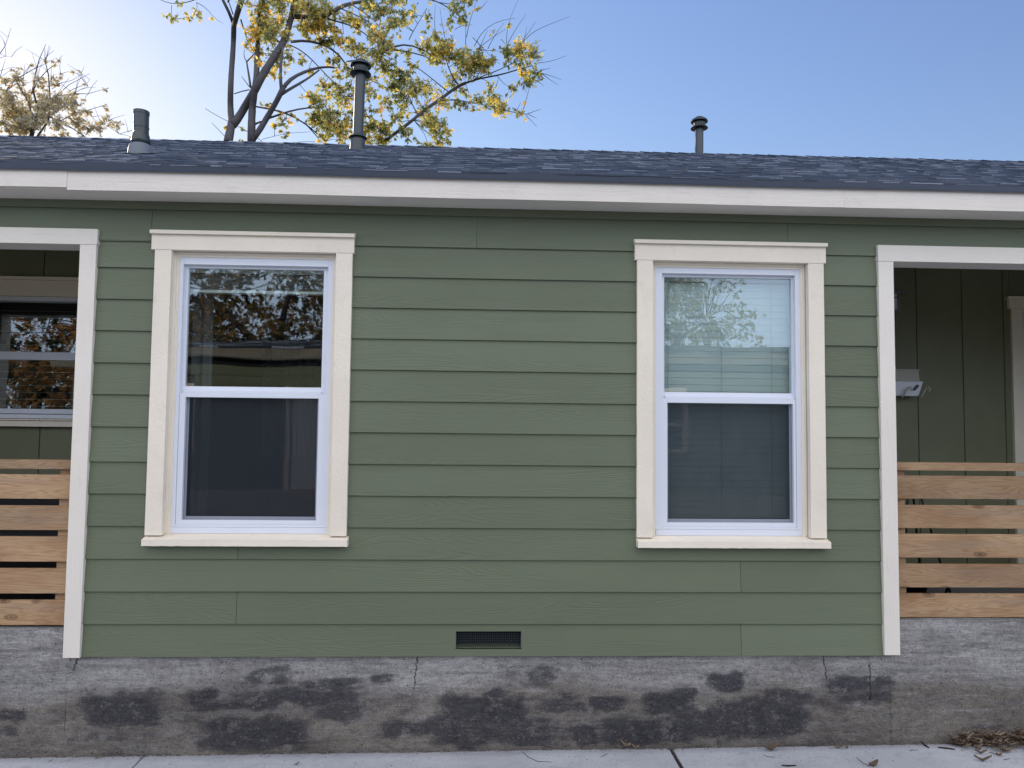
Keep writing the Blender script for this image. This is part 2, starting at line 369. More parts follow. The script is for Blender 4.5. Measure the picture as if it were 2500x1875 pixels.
def bark_mat(name, col):
    g = G(name); n = g.noise(g.coord((14, 14, 4)), 1.0, 5, 0.7)
    g.bsdf(g.mix(n, rgb(col, 0.55), rgb(col, 1.4)), 0.9, g.bump(n, 0.8, 0.02), spec=0.15); return g.m

def metal_mat(name, col, rough=0.45, spec=0.5, metallic=0.0, var=0.1):
    g = G(name); n = g.noise(g.coord(rnd=True), 7, 5)
    g.bsdf(g.mix(n, rgb(col, 1-var), rgb(col, 1+var)), rough, g.bump(n, 0.08, 0.004), metallic=metallic, spec=spec); return g.m

GREEN = (0.137, 0.160, 0.107)
M = dict(
    siding=siding_mat('green painted lap siding', GREEN),
    siding_dark=painted('dark green porch board', (0.165, 0.172, 0.108), 0.6, 0.08, 0.15, (30, 30, 2.0)),
    cream=painted('cream trim paint', (0.80, 0.73, 0.62), 0.6, 0.045, 0.5, None, 0.22),
    trim=painted('pale grained trim board', (0.75, 0.70, 0.63), 0.6, 0.03, 0.35, (90, 90, 5.0), 0.08),
    trimh=painted('pale grained header board', (0.74, 0.69, 0.62), 0.6, 0.03, 0.35, (5, 90, 110), 0.08),
    fascia=painted('weathered white fascia paint', (0.71, 0.66, 0.60), 0.62, 0.04, 0.45, (3.0, 30, 55), 0.25),
    soffit=painted('soffit paint', (0.74, 0.71, 0.68), 0.7, 0.04, 0.15),
    vinyl=metal_mat('white vinyl', (0.70, 0.735, 0.82), 0.35, 0.45, 0, 0.02),
    shingle=shingle_mat('asphalt shingle'),
    drip=metal_mat('dark drip edge metal', (0.015, 0.026, 0.052), 0.4, 0.5, 0.0),
    pipe=metal_mat('painted vent metal', (0.026, 0.037, 0.040), 0.36, 0.6, 0.0, 0.18),
    flash=metal_mat('grey flashing', (0.13, 0.15, 0.18), 0.5, 0.5),
    conc=concrete_mat('old foundation concrete'),
    walk=paving_mat('pale sidewalk concrete', (0.40, 0.42, 0.46), (0.52, 0.54, 0.58)),
    drive=paving_mat('driveway concrete', (0.34, 0.33, 0.31), (0.46, 0.45, 0.43), 0.4),
    lawn=paving_mat('dry lawn', (0.09, 0.10, 0.04), (0.16, 0.15, 0.07), 0.5),
    soil=paving_mat('dark joint dirt', (0.03, 0.028, 0.026), (0.07, 0.06, 0.05)),
    wood=wood_mat('new cedar board'),
    glass=glass_mat('window glass', 0.085),
    glass_blue=glass_mat('upper window glass', 0.095, (0.78, 0.88, 0.87)),
    screen=screen_mat('insect screen'),
    sframe=metal_mat('grey screen frame', (0.26, 0.28, 0.33), 0.5),
    dark=painted('dark interior', (0.10, 0.10, 0.105), 0.9, 0.1, 0.1),
    room=painted('interior wall paint', (0.38, 0.37, 0.36), 0.9, 0.05, 0.1),
    blind=metal_mat('white blind slat', (0.50, 0.53, 0.53), 0.5, 0.4, 0, 0.02),
    cord=metal_mat('blind cord', (0.35, 0.36, 0.35), 0.8),
    curtain=painted('grey curtain cloth', (0.09, 0.093, 0.105), 0.9, 0.15, 0.2),
    white=metal_mat('scuffed white metal', (0.62, 0.64, 0.70), 0.4, 0.5, 0, 0.08),
    hook=metal_mat('worn ivory metal', (0.42, 0.40, 0.35), 0.4, 0.5, 0, 0.15),
    black=metal_mat('black wrought iron', (0.008, 0.009, 0.012), 0.45, 0.5),
    lampm=metal_mat('brushed grey lamp metal', (0.20, 0.22, 0.25), 0.35, 0.5, 0.6),
    lampg=metal_mat('frosted lamp glass', (0.60, 0.60, 0.56), 0.3, 0.5),
    porchfloor=paving_mat('painted porch floor', (0.15, 0.15, 0.16), (0.20, 0.20, 0.21)),
    mesh=metal_mat('galvanised mesh wire', (0.07, 0.085, 0.09), 0.5, 0.5, 0.2),
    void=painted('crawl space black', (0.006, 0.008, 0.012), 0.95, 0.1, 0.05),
    twig=bark_mat('dry twig', (0.035, 0.028, 0.025)),
    tan=painted('fascia paint darkened for shade', (0.24, 0.215, 0.185), 0.7, 0.25, 0.3, (2, 9, 9)),  # shade put into the colour, so the sunlit opposite fascia mirrors dimly
    dryleaf=leaf_mat('dry leaf', [(0.0, (0.10, 0.065, 0.045)), (0.5, (0.17, 0.12, 0.085)), (1.0, (0.27, 0.20, 0.14))], 0.15),
    bark=bark_mat('tree bark', (0.085, 0.080, 0.088)),
    leafm=leaf_mat('autumn leaf olive and gold', [(0.0, (0.14, 0.18, 0.10)), (0.40, (0.29, 0.31, 0.14)), (0.68, (0.50, 0.46, 0.15)), (0.9, (0.78, 0.60, 0.14)), (1.0, (0.78, 0.52, 0.18))], 0.66, 1.5),
    leafl=leaf_mat('thin autumn leaf', [(0.0, (0.34, 0.32, 0.30)), (0.5, (0.46, 0.43, 0.36)), (0.82, (0.66, 0.54, 0.26)), (1.0, (0.68, 0.42, 0.27))], 0.6, 1.5),
    leafb=leaf_mat('autumn leaf orange brown', [(0.0, (0.16, 0.16, 0.07)), (0.5, (0.42, 0.29, 0.10)), (1.0, (0.75, 0.36, 0.12))], 0.35),
    leafd=leaf_mat('dark evergreen leaf', [(0.0, (0.05, 0.06, 0.03)), (0.6, (0.10, 0.10, 0.05)), (1.0, (0.20, 0.15, 0.07))], 0.2),
    leafg=leaf_mat('green evergreen leaf', [(0.0, (0.34, 0.38, 0.20)), (0.6, (0.55, 0.56, 0.32)), (1.0, (0.75, 0.66, 0.33))], 0.3),
)

# ================================================================== SETTING
def gz(x): return -0.513 + 0.0075*x
# ground far out
g = MB(); g.box(-150, 150, -160, 160, -1.2, -0.66); g.build('ground', M['lawn'], kind='structure')
g = MB()     # driveway between the two houses
g.hexa([(-30,-9.2,-0.9),(30,-9.2,-0.9),(30,-1.30,-0.9),(-30,-1.30,-0.9),(-30,-9.2,-0.60),(30,-9.2,-0.60),(30,-1.30,gz(0)-0.03),(-30,-1.30,gz(0)-0.03)])
g.build('driveway', M['drive'], kind='structure')
# sidewalk: slabs with joints, ragged edge against the foundation
sw = MB(); js = [-9.2, -7.6, -6.1, -4.75, -3.3, -1.826, -0.37, 1.080, 2.56, 4.05, 5.6, 7.1, 9.0]
gaps = {1.080: 0.011, -1.826: 0.006}
for a, b in zip(js[:-1], js[1:]):
    if a == -1.826 or b == 1.080: pass
segs = [(-9.2,-7.6),(-7.6,-6.1),(-6.1,-4.75),(-4.75,-3.3),(-3.3,-1.826),(-1.826,1.080),(1.080,4.05),(4.05,5.6),(5.6,7.1),(7.1,9.0)]
for a, b in segs:
    ga = gaps.get(a, 0.004); gb = gaps.get(b, 0.004); a1, b1 = a+ga, b-gb
    n = max(4, int((b1-a1)/0.02)); xs = [a1+(b1-a1)*i/n for i in range(n+1)]
    def top(x, y): return gz(x) + 0.0025*noise.noise((x*1.5, y*2, 0)) - (0.006 if min(x-a1, b1-x) < 0.008 else 0)
    def yb(x): return -0.014 - 0.010*abs(noise.noise((x*9, 3.1, 0))) - 0.012*max(0, noise.noise((x*31, 7.7, 0)))
    ys = [0, -0.008, -0.1, -0.3, -0.7, -1.25]
    i0 = len(sw.v)
    for x in xs:
        jx = 0.004*noise.noise((x*3, 1, 1))
        for k, yy in enumerate(ys):
            y = yb(x) + yy if k < 2 else yy
            ex = 0
            if x == xs[0]: ex = 0.006*noise.noise((y*14, a, 2))
            if x == xs[-1]: ex = 0.006*noise.noise((y*14, b, 5))
            sw.v.append((x+ex, y, top(x, y) - (0.007 if k == 0 else 0)))
    m = len(ys)
    for i in range(n):
        for k in range(m-1):
            q = i0+i*m+k; sw.f.append((q, q+1, q+m+1, q+m)); sw.r.append(0.3); sw.sm.append(True)
    # skirt
    for i in range(n):
        for k in (0, m-1):
            p, q = sw.v[i0+i*m+k], sw.v[i0+(i+1)*m+k]
            sw.quad([p, q, (q[0], q[1], q[2]-0.12), (p[0], p[1], p[2]-0.12)] if k == 0 else [q, p, (p[0], p[1], p[2]-0.12), (q[0], q[1], q[2]-0.12)], 0.3)
    for i in (0, n):
        for k in range(m-1):
            p, q = sw.v[i0+i*m+k], sw.v[i0+i*m+k+1]
            sw.quad([p, q, (q[0], q[1], q[2]-0.12), (p[0], p[1], p[2]-0.12)], 0.3)
sw.build('sidewalk', M['walk'], kind='structure')
g = MB(); g.box(-9.2, 9.0, -1.25, 0.05, -0.75, -0.592); g.build('soil', M['soil'], kind='structure')
g = MB()                               # dirt packed in the wide joint
for i in range(26):
    y = -0.02 - i*0.011; x = 1.080 + 0.006*noise.noise((y*20, 0, 0)); ww = 0.008+0.004*noise.noise((y*33, 4, 0))
    g.box(x-ww, x+ww, y-0.007, y+0.007, gz(x)-0.06, gz(x)-0.010+0.004*noise.noise((y*60, 2, 0)))
g.build('joint_dirt', M['soil'], kind='structure')

# ================================================================== THE HOUSE
house = empty('house', 'green lap sided bungalow with cream window trim and dark shingle roof', 'house')
E = 0.1778
BL, BR = -2.272, 2.400          # bay corners
LPX, RPX = -4.60, 4.75          # far ends of the two porch openings
def board(mb, x0, x1, z0, z1, zb, r, wob=0.0):
    """one lap board piece between z0..z1 of a course whose bottom is zb"""
    def yy(z): return -0.0125 + (z-zb)/E*0.0118
    n = max(1, int((x1-x0)/0.25)); xs = [x0+(x1-x0)*i/n for i in range(n+1)]
    for a, b in zip(xs[:-1], xs[1:]):
        wa = 0.0012*noise.noise((a*2.1, zb*7, 3)); wb = 0.0012*noise.noise((b*2.1, zb*7, 3))
        ba = wa if z0 == zb else 0; bb = wb if z0 == zb else 0
        mb.v += [(a, yy(z0)+wa, z0+ba), (b, yy(z0)+wb, z0+bb), (b, yy(z0)+0.004, z0+bb), (a, yy(z0)+0.004, z0+ba),
                 (a, yy(z1), z1), (b, yy(z1), z1), (b, yy(z1)+0.006, z1), (a, yy(z1)+0.006, z1)]
        i = len(mb.v)-8
        qs = [(0,1,5,4), (3,2,1,0)]     # face and a butt edge with a hollow behind it
        if a == xs[0]: qs.append((3,0,4,7))
        if b == xs[-1]: qs.append((1,2,6,5))
        for q in qs: mb.f.append(tuple(i+t for t in q)); mb.r.append(r); mb.sm.append(False)
def course(mb, segs, zb, zt, cuts=(), rr=None):
    """segs list of (x0,x1); cuts are x of butt joints"""
    for (a, b) in segs:
        c = sorted([x for x in cuts if a < x < b]); e = [a]+c+[b]
        for p, q in zip(e[:-1], e[1:]):
            board(mb, p+(0.0012 if p != a else 0), q-(0.0012 if q != b else 0), zb, zt, zb, rng.random())
wins = [(-1.82, -0.80), (0.925, 1.94)]
sd_ = MB(); OV = 0.006
joints = {13: (-1.89, -0.045, 1.78), 3: (-1.35,), 1: (-1.35,), 2: (1.487,), 0: (1.487,)}
left_z = [2.339, 2.161, 1.981, 1.802, 1.622, 1.443, 1.263, 1.069, 0.892, 0.714]
HDR = 2.373
for k in range(14):
    zb, zt = k*E, (k+1)*E+OV
    if k == 13: zt = 2.545
    if k in (0,):
        board(sd_, BL, -0.134, 0, zt, 0, 0.31); board(sd_, 0.236, 1.4858, 0, zt, 0, 0.31)
        board(sd_, -0.134, 0.236, 0, 0.039, 0, 0.31); board(sd_, -0.134, 0.236, 0.135, zt, 0, 0.31)
        board(sd_, 1.4882, BR, 0, zt, 0, 0.83); continue
    if k <= 3:
        zt2 = zt
        if k < 3: course(sd_, [(BL, BR)], zb, zt2, joints.get(k, ()))
        else:
            course(sd_, [(BL, -1.80), (-0.80, 0.925), (1.94, BR)], zb, zt2)
            course(sd_, [(-1.80, -0.80), (0.925, 1.94)], zb, 0.655, joints[3])
        continue
    if k <= 12:
        course(sd_, [(-0.80, 0.925), (1.94, BR)], zb, zt, joints.get(k, ()))
    else:
        course(sd_, [(-9, 9)], zb, zt, joints[13]+(-5.3, 4.4))
lz = [0.533+OV*0] + left_z[::-1]
for a, b in zip(left_z[::-1], left_z[::-1][1:]+[2.311]):
    course(sd_, [(BL, -1.80)], a, b+OV)
# between window sill and top of course 3, under window heads (hidden behind trim mostly)
# outer wings of the facade
for k in range(13):
    course(sd_, [(-9.0, LPX-0.09)], k*E, (k+1)*E+OV, (-6.9,)); course(sd_, [(RPX+0.09, 9.0)], k*E, (k+1)*E+OV, (7.2,))
# strips over the porch headers up to course 13
board(sd_, -9.0, BL, HDR-0.08, 2.311+OV, 2.1335, 0.5); board(sd_, BR, 9.0, HDR-0.08, 2.311+OV, 2.1335, 0.6)
# frieze board tight under the soffit
fz = MB(); fz.box(-9, 9, -0.017, -0.006, 2.495, 2.5395)
sd_.build('siding', M['siding'], house)
fz.build('frieze', M['siding'], house)

# sheathing with openings (also the inner room walls)
def wall_with_holes(mb, x0, x1, z0, z1, y0, y1, holes):
    xs = x0
    for (a, b, c, d) in sorted(holes):
        mb.box(xs, a, y0, y1, z0, z1); mb.box(a, b, y0, y1, z0, c); mb.box(a, b, y0, y1, d, z1); xs = b
    mb.box(xs, x1, y0, y1, z0, z1)
sh = MB()
wall_with_holes(sh, BL+0.02, BR-0.02, 0.005, 2.53, 0.006, 0.11, [(-1.765, -0.850, 0.66, 2.26), (-0.134, 0.236, 0.039, 0.135), (0.985, 1.885, 0.66, 2.26)])
sh.box(-9, LPX-0.09, 0.006, 0.11, 0.005, 2.53); sh.box(RPX+0.09, 9, 0.006, 0.11, 0.005, 2.53)
sh.box(LPX-0.09, BL+0.02, 0.006, 0.14, 2.30, 2.53); sh.box(BR-0.02, RPX+0.09, 0.006, 0.14, 2.30, 2.53)
sh.box(LPX-0.09, BL+0.02, 0.105, 0.14, 2.531, 2.77); sh.box(BR-0.02, RPX+0.09, 0.105, 0.14, 2.531, 2.77)
sh.build('wall', M['room'], house)
# side walls of the bay facing the porches and porch back walls
PY = 1.50
pw = MB()
def vboards(mb, x0, x1, z0, z1, y, seams):
    e = [x0]+sorted(s for s in seams if x0 < s < x1)+[x1]
    for a, b in zip(e[:-1], e[1:]): mb.box(a+0.004, b-0.004, y, y+0.012, z0, z1, rng.random())
    mb.box(x0, x1, y+0.0125, y+0.10, z0, z1, 0.4)
RS = [3.08, 3.454, 3.827, 4.166, 5.1]
vboards(pw, 2.39, 4.225, 0.17, 2.74, PY, RS); vboards(pw, 5.15, RPX+0.6, 0.17, 2.74, PY, RS)
pw.box(4.225, 5.15, PY+0.012, PY+0.10, 2.27, 2.74); pw.box(4.225, 5.15, PY, PY+0.012, 2.34, 2.74)
LS = [-2.94, -3.337, -3.73, -4.12, -4.5]
pw.build('porch_wall', M['siding_dark'], house); pw = MB()
PW0, PW1, PWB, PWT = -4.15, -2.62, 1.375, 2.23
vboards(pw, LPX-0.6, PW0+0.03, 0.17, 2.74, PY, LS); vboards(pw, PW1-0.03, BL, 0.17, 2.74, PY, LS)
vboards(pw, PW0+0.03, PW1-0.03, 0.17, PWB-0.04, PY, LS); vboards(pw, PW0+0.03, PW1-0.03, PWT+0.04, 2.74, PY, [-3.36])
for xs_, sgn in ((BL, -1), (BR, 1)):       # bay side walls
    pw.build('porch_wall', M['siding_dark'], house); pw = MB()
    pw.box(min(xs_, xs_-sgn*0.10), max(xs_, xs_-sgn*0.10), 0.141, PY+0.1, 0.02, 2.72, 0.3)
for a, b in ((LPX-0.1, LPX), (RPX, RPX+0.1)):
    pw.build('porch_wall', M['siding_dark'], house); pw = MB(); pw.box(a, b, 0.141, PY+0.1, 0.02, 2.72, 0.3)
pw.build('porch_wall', M['siding_dark'], house)
for a, b in ((LPX, BL), (BR, RPX)):
    cl = MB(); cl.box(a, b, 0.141, PY+0.01, 2.721, 2.74); cl.build('porch_ceiling', M['soffit'], house)
bm_ = MB()     # painted beams across the porch openings
bm_.box(LPX, BL, 0.004, 0.138, 2.284, 2.300); bm_.build('porch_beam', M['soffit'], house)
bm_ = MB(); bm_.box(BR, RPX, 0.004, 0.138, 2.277, 2.300); bm_.build('porch_beam', M['soffit'], house)
pf = MB(); pf.box(LPX-0.05, BL+0.05, 0.02, PY+0.1, -0.6, 0.150); pf.build('porch_floor', M['porchfloor'], house)
pf = MB(); pf.box(BR-0.05, RPX+0.05, 0.02, PY+0.1, -0.6, 0.192); pf.build('porch_floor', M['porchfloor'], house)

# trim round the porch openings and bay corners
for nm, (h0, h1, l0, l1, hz0) in {'a': (LPX-0.09, -2.176, -2.271, -2.181, 2.283), 'b': (2.306, RPX+0.09, 2.308, 2.399, 2.276)}.items():
    t = MB(); t.box(h0, h1, -0.031, 0.010, hz0, HDR-0.001); t.build('opening_header', M['trimh'], house, 0.0015)
    t = MB(); t.box(l0, l1, -0.029, 0.110, 0.0 if nm == 'a' else 0.006, hz0-0.001); t.build('corner_trim', M['trim'], house, 0.0015)
    ox = LPX-0.09 if nm == 'a' else RPX
    t = MB(); t.box(ox, ox+0.09, -0.029, 0.110, 0.0, hz0-0.001); t.build('corner_trim', M['trim'], house, 0.0015)

# foundation with stain map
def e2(x, y): return at(x, y, 0.0)
stains = [ # pixel rect in photo, strength
 (196,395,1690,1782,.9),(205,300,1700,1780,.9),(250,400,1682,1705,.55),(443,538,1684,1716,.9),(550,705,1684,1716,.7),(460,705,1720,1735,.8),(468,760,1752,1838,.85),
 (500,760,1750,1838,.9),(560,890,1682,1722,.85),(720,895,1662,1679,.75),(590,712,1640,1675,.7),(915,950,1648,1664,.7),(760,890,1722,1756,.7),
 (1060,1300,1700,1770,.9),(915,1100,1765,1800,.7),(1000,1400,1745,1828,.75),(1205,1245,1683,1700,.8),(1273,1360,1622,1672,.55),(1230,1260,1635,1655,.45),(1340,1400,1690,1745,.7),
 (1450,1522,1700,1742,.9),(1569,1690,1690,1748,.95),(1640,1690,1684,1700,.8),(1445,1700,1752,1822,.95),(1660,1760,1740,1800,.85),(1728,1982,1700,1812,.95),(1860,1980,1690,1710,.9),(1743,1820,1642,1685,.9),
 (2016,2180,1655,1692,.85),(2100,2180,1650,1690,.8),(2036,2180,1698,1712,.7),(1400,1452,1775,1822,.9),(1400,1430,1722,1745,.7),(0,40,1735,1760,.8),(0,30,1780,1800,.6),(120,170,1725,1770,.35),(2350,2460,1775,1806,.35),
 (1300,1420,1700,1740,.5),(400,470,1690,1700,.3)]
ST = []
for (a, b, c, d, s_) in stains:
    p = e2((a+b)/2, (c+d)/2); q = e2(b, c)
    ST.append((p.x, p.z, abs(q.x-p.x), abs(q.z-p.z), s_))
def stain_at(x, z):
    v = 0.0
    x += 0.050*noise.noise((x*5, z*7, 3)) + 0.022*noise.noise((x*17, z*23, 8)); z += 0.034*noise.noise((x*6, z*8, 21)) + 0.012*noise.noise((x*21, z*30, 2))
    for (cx, cz, hx, hz_, s_) in ST:
        dx = max(0, abs(x-cx)-hx*0.62)/(0.035+hx*0.22); dz = max(0, abs(z-cz)-hz_*0.50)/(0.018+hz_*0.30)
        if dx < 2.5 and dz < 2.5: v = max(v, s_*math.exp(-(dx*dx+dz*dz)))
    if -2.25 < x < 2.15 and z < -0.2: v = max(v, 0.20+0.30*noise.noise((x*2.3, z*6, 11)))
    return v
def foundation(x0, x1, z1, yf, rise, name, parent, light=0.0):
    nx = int((x1-x0)/0.012); nz = int((z1+0.60)/0.012)
    v = []; f = []; s_ = []; lm = []
    for j in range(nz+1):
        for i in range(nx+1):
            x = x0+(x1-x0)*i/nx; z = -0.60+(z1+0.60)*j/nz
            yy = yf - 0.004*noise.noise((x*2.2, z*5, 1)) - 0.0015*noise.noise((x*14, z*30, 5))
            if z < gz(x)+0.02: yy -= 0.010*max(0, noise.noise((x*12, 0, 4)))
            zz = z + (0.006*noise.noise((x*4, 0, 9)) if j == nz else 0)
            v.append((x, yy, zz)); s_.append(stain_at(x, z) if abs(x) < 3.4 else 0.6*max(0, noise.noise((x, z*3, 2))))
            tl_ = min(1, max(0, (-2.05-x)/0.5)); lvl = -0.17 + 0.06*noise.noise((x*1.3, 0, 0)) - 0.10*tl_*tl_*(3-2*tl_)
            lm.append(min(1, max(0, (lvl - z)/0.10+0.5)))
    for j in range(nz):
        for i in range(nx):
            q = j*(nx+1)+i; f.append((q, q+1, q+nx+2, q+nx+1))
    # back and top so that it has thickness
    b0 = len(v); v += [(x0, yf+0.12, -0.60), (x1, yf+0.12, -0.60), (x1, yf+0.12, z1), (x0, yf+0.12, z1)]; s_ += [0]*4; lm += [0]*4
    f.append((b0+1, b0, b0+3, b0+2)); f.append((nz*(nx+1), nz*(nx+1)+nx, b0+2, b0+3))
    f.append((0, nz*(nx+1), b0+3, b0)); f.append((nx, b0+1, b0+2, nz*(nx+1)+nx))
    me = bpy.data.meshes.new(name); me.from_pydata(v, [], f); me.update()
    for an, arr in (('stain', s_), ('lowmix', lm)):
        a = me.attributes.new(an, 'FLOAT', 'POINT'); a.data.foreach_set('value', arr)
    me.polygons.foreach_set('use_smooth', [True]*len(f)); me.materials.append(M['conc'])
    o = bpy.data.objects.new(name, me); sc.collection.objects.link(o); o.parent = parent; return o
foundation(-2.265, 2.36, 0.004, 0.012, lambda x: 0.0, 'foundation', house)
foundation(LPX-4.4, -2.2655, 0.150, 0.012, lambda x: -0.12, 'porch_foundation', house)
foundation(2.3605, RPX+4.2, 0.194, 0.012, lambda x: -0.02, 'porch_foundation', house)
# crawl space vent
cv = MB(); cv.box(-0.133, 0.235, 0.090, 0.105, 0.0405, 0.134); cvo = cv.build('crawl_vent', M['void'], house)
cm = MB()
for i in range(31):
    x = -0.131+i*0.0120; cm.box(x-0.0007, x+0.0007, 0.0205, 0.0215, 0.039, 0.135)
for i in range(8):
    z = 0.042+i*0.0120; cm.box(-0.134, 0.236, 0.0216, 0.0226, z-0.0005, z+0.0005)
cm.build('wire_mesh', M['mesh'], cvo)
cr = MB(); cr.box(-0.134, 0.236, 0.006, 0.10, 0.033, 0.0395); cr.build('vent_sill', M['siding'], cvo)

# rooms behind the windows
rm = MB()
rm.box(BL+0.1, BR-0.1, 0.111, 3.6, -0.02, 0.02); rm.box(BL+0.1, BR-0.1, 0.111, 3.6, 2.44, 2.49)
rm.box(BL+0.1, BR-0.1, 3.6, 3.7, 0.02, 2.44); rm.box(BL+0.105, BL+0.15, 0.111, 3.6, 0.02, 2.44); rm.box(BR-0.15, BR-0.105, 0.111, 3.6, 0.02, 2.44)
rm.box(0.02, 0.10, 0.111, 3.6, 0.02, 2.44)
rm.box(-1.35, -1.15, 2.6, 2.7, 0.02, 2.0)          # door edge standing in the left room
rm.build('room', M['dark'], house)
rm = MB(); rm.box(-5.5, -2.3, PY+1.9, PY+2.0, 0.1, 2.44); rm.box(-5.5, -5.4, PY+0.12, PY+1.9, 0.1, 2.44); rm.box(-2.38, -2.3, PY+0.12, PY+1.9, 0.1, 2.44); rm.box(-5.5, -2.3, PY+0.12, PY+2, 0.0, 0.1); rm.box(-5.5, -2.3, PY+0.12, PY+2, 2.44, 2.5)
rm.build('room', M['dark'], house)

# ---- windows of the bay
def slats(mb, x0, x1, z0, z1, y, pitch, wdt, tilt):
    n = int((z1-z0)/pitch)
    for i in range(n+1):
        z = z0+i*pitch; r = rng.random()
        dy, dz = math.cos(tilt)*wdt/2, math.sin(tilt)*wdt/2
        sag = 0.0008*rng.uniform(-1, 1)
        mb.hexa([(x0, y-dy, z-dz), (x1, y-dy, z-dz+sag), (x1, y-dy+0.001, z-dz-0.001+sag), (x0, y-dy+0.001, z-dz-0.001),
                 (x0, y, z+0.002), (x1, y, z+0.002), (x1, y+0.001, z), (x0, y+0.001, z)], r)
        mb.hexa([(x0, y, z+0.002), (x1, y, z+0.002), (x1, y+0.001, z), (x0, y+0.001, z),
                 (x0, y+dy, z+dz), (x1, y+dy, z+dz+sag), (x1, y+dy+0.001, z+dz-0.001+sag), (x0, y+dy+0.001, z+dz-0.001)], r)
def window(lbl, S):
    casx0, casx1, inx0, inx1, hz0, hz1, capx0, capx1, vx0, vx1, gux0, gux1, glx0, glx1, sx0, sx1 = S
    wn = empty('window', lbl); del wn['label']
    wn.parent = house; wn['label'] = lbl
    c = MB(); zb = 0.665
    def wavy(x0, x1, z0, z1):
        nonlocal c
        n = 16
        for i in range(n):
            a = z0+(z1-z0)*i/n; b = z0+(z1-z0)*(i+1)/n
            w0 = [0.0011*noise.noise((x*3, zz*6, 1)) for x, zz in ((x0, a), (x1, a), (x0, b), (x1, b))]
            c.hexa([(x0+w0[0], -0.030, a), (x1+w0[1], -0.030, a), (x1+w0[1], 0.012, a), (x0+w0[0], 0.012, a), (x0+w0[2], -0.030, b), (x1+w0[3], -0.030, b), (x1+w0[3], 0.012, b), (x0+w0[2], 0.012, b)], 0.4)
    wavy(casx0, inx0, zb, hz0-0.0008); c.build('side_casing', M['cream'], wn)
    c = MB(); wavy(inx1, casx1, zb, hz0-0.0008); c.build('side_casing', M['cream'], wn)
    c = MB(); c.box(capx0+0.004, capx1-0.004, -0.033, 0.012, hz0, hz1, 0.1); c.build('head_casing', M['cream'], wn, 0.0015)
    c = MB(); c.box(capx0, capx1, -0.052, 0.010, hz1+0.0005, hz1+0.021, 0.2); c.box(capx0-0.004, capx1+0.004, -0.040, 0.008, hz1+0.0215, hz1+0.0245, 0.25); c.build('drip_cap', M['cream'], wn, 0.0012)
    c = MB()       # jambs: two stepped returns
    for k, (ins, y0, y1) in enumerate(((0.0, 0.0125, 0.085), (0.014, 0.020, 0.085))):
        a, b = inx0-0.003+ins, inx1+0.003-ins
        c.box(a, a+0.015, y0, y1, zb, hz0-ins, 0.2*k); c.box(b-0.015, b, y0, y1, zb, hz0-ins, 0.2*k); c.box(a+0.015, b-0.015, y0, y1, hz0-0.015-ins, hz0-ins, 0.2*k)
    c.build('jamb', M['cream'], wn, 0.001)
    c = MB()       # sill: sloped top, ragged lower paint edge
    n = 40; z0 = 0.612
    for i in range(n):
        a = sx0+(sx1-sx0)*i/n; b = sx0+(sx1-sx0)*(i+1)/n
        wa = 0.0018*noise.noise((a*25, 2, sx0)); wb = 0.0018*noise.noise((b*25, 2, sx0))
        if i == 0: wa = 0
        c.hexa([(a, -0.062, z0+wa), (b, -0.062, z0+wb), (b, 0.012, z0+wb), (a, 0.012, z0+wa), (a, -0.062, 0.6465), (b, -0.062, 0.6465), (b, 0.012, 0.664), (a, 0.012, 0.664)], 0.6)
    c.box(inx0+0.001, inx1-0.001, 0.0125, 0.085, 0.640, 0.668, 0.6)
    c.build('sill', M['cream'], wn, 0.0)
    # vinyl unit
    vz0, vz1 = 0.704, 2.236
    f = MB()
    f.box(vx0+0.003, vx1-0.003, 0.024, 0.10, 0.669, vz0-0.001, 0.5)                    # sub sill
    fw = 0.040
    f.frame(vx0, vx1, vz0, vz1, fw, 0.026, 0.12, 0.014, 0.043)                                      # outer face frame
    f.frame(vx0+fw, vx1-fw, vz0+0.014, vz1-0.043, 0.004, 0.050, 0.119)                       # channel
    f.build('frame', M['vinyl'], wn, 0.0015)
    zm = 1.458
    u = MB()       # upper (fixed) sash, deeper
    a, b = vx0+fw+0.004, vx1-fw-0.004
    ut = 2.178; u.box(a, gux0, 0.056, 0.084, zm, vz1-0.047); u.box(gux1, b, 0.056, 0.084, zm, vz1-0.047)
    u.box(gux0, gux1, 0.056, 0.084, ut, vz1-0.047); u.box(gux0, gux1, 0.056, 0.084, zm, 1.4965)
    u.build('upper_sash', M['vinyl'], wn, 0.0012)
    l = MB()       # lower sash, forward
    l.box(a-0.003, glx0, 0.033, 0.0555, vz0+0.0145, zm); l.box(glx1, b+0.003, 0.033, 0.0555, vz0+0.0145, zm)
    l.box(glx0, glx1, 0.033, 0.0555, vz0+0.0145, 0.742); l.box(glx0, glx1, 0.033, 0.0555, 1.4335, zm)
    l.box(glx0-0.012, glx1+0.012, 0.037, 0.0555, zm+0.0005, zm+0.017)
    l.build('lower_sash', M['vinyl'], wn, 0.0012)
    p = MB(); p.box(gux0-0.003, gux1+0.003, 0.068, 0.073, 1.492, ut+0.003); return wn, p
W1 = (-1.856, -0.751, -1.764, -0.843, 2.262, 2.349, -1.880, -0.738, -1.757, -0.857, -1.699, -0.928, -1.684, -0.935, -1.858, -0.740)
W2 = (0.884, 1.981, 0.976, 1.889, 2.256, 2.350, 0.866, 1.998, 1.003, 1.874, 1.062, 1.824, 1.074, 1.818, 0.884, 1.990)
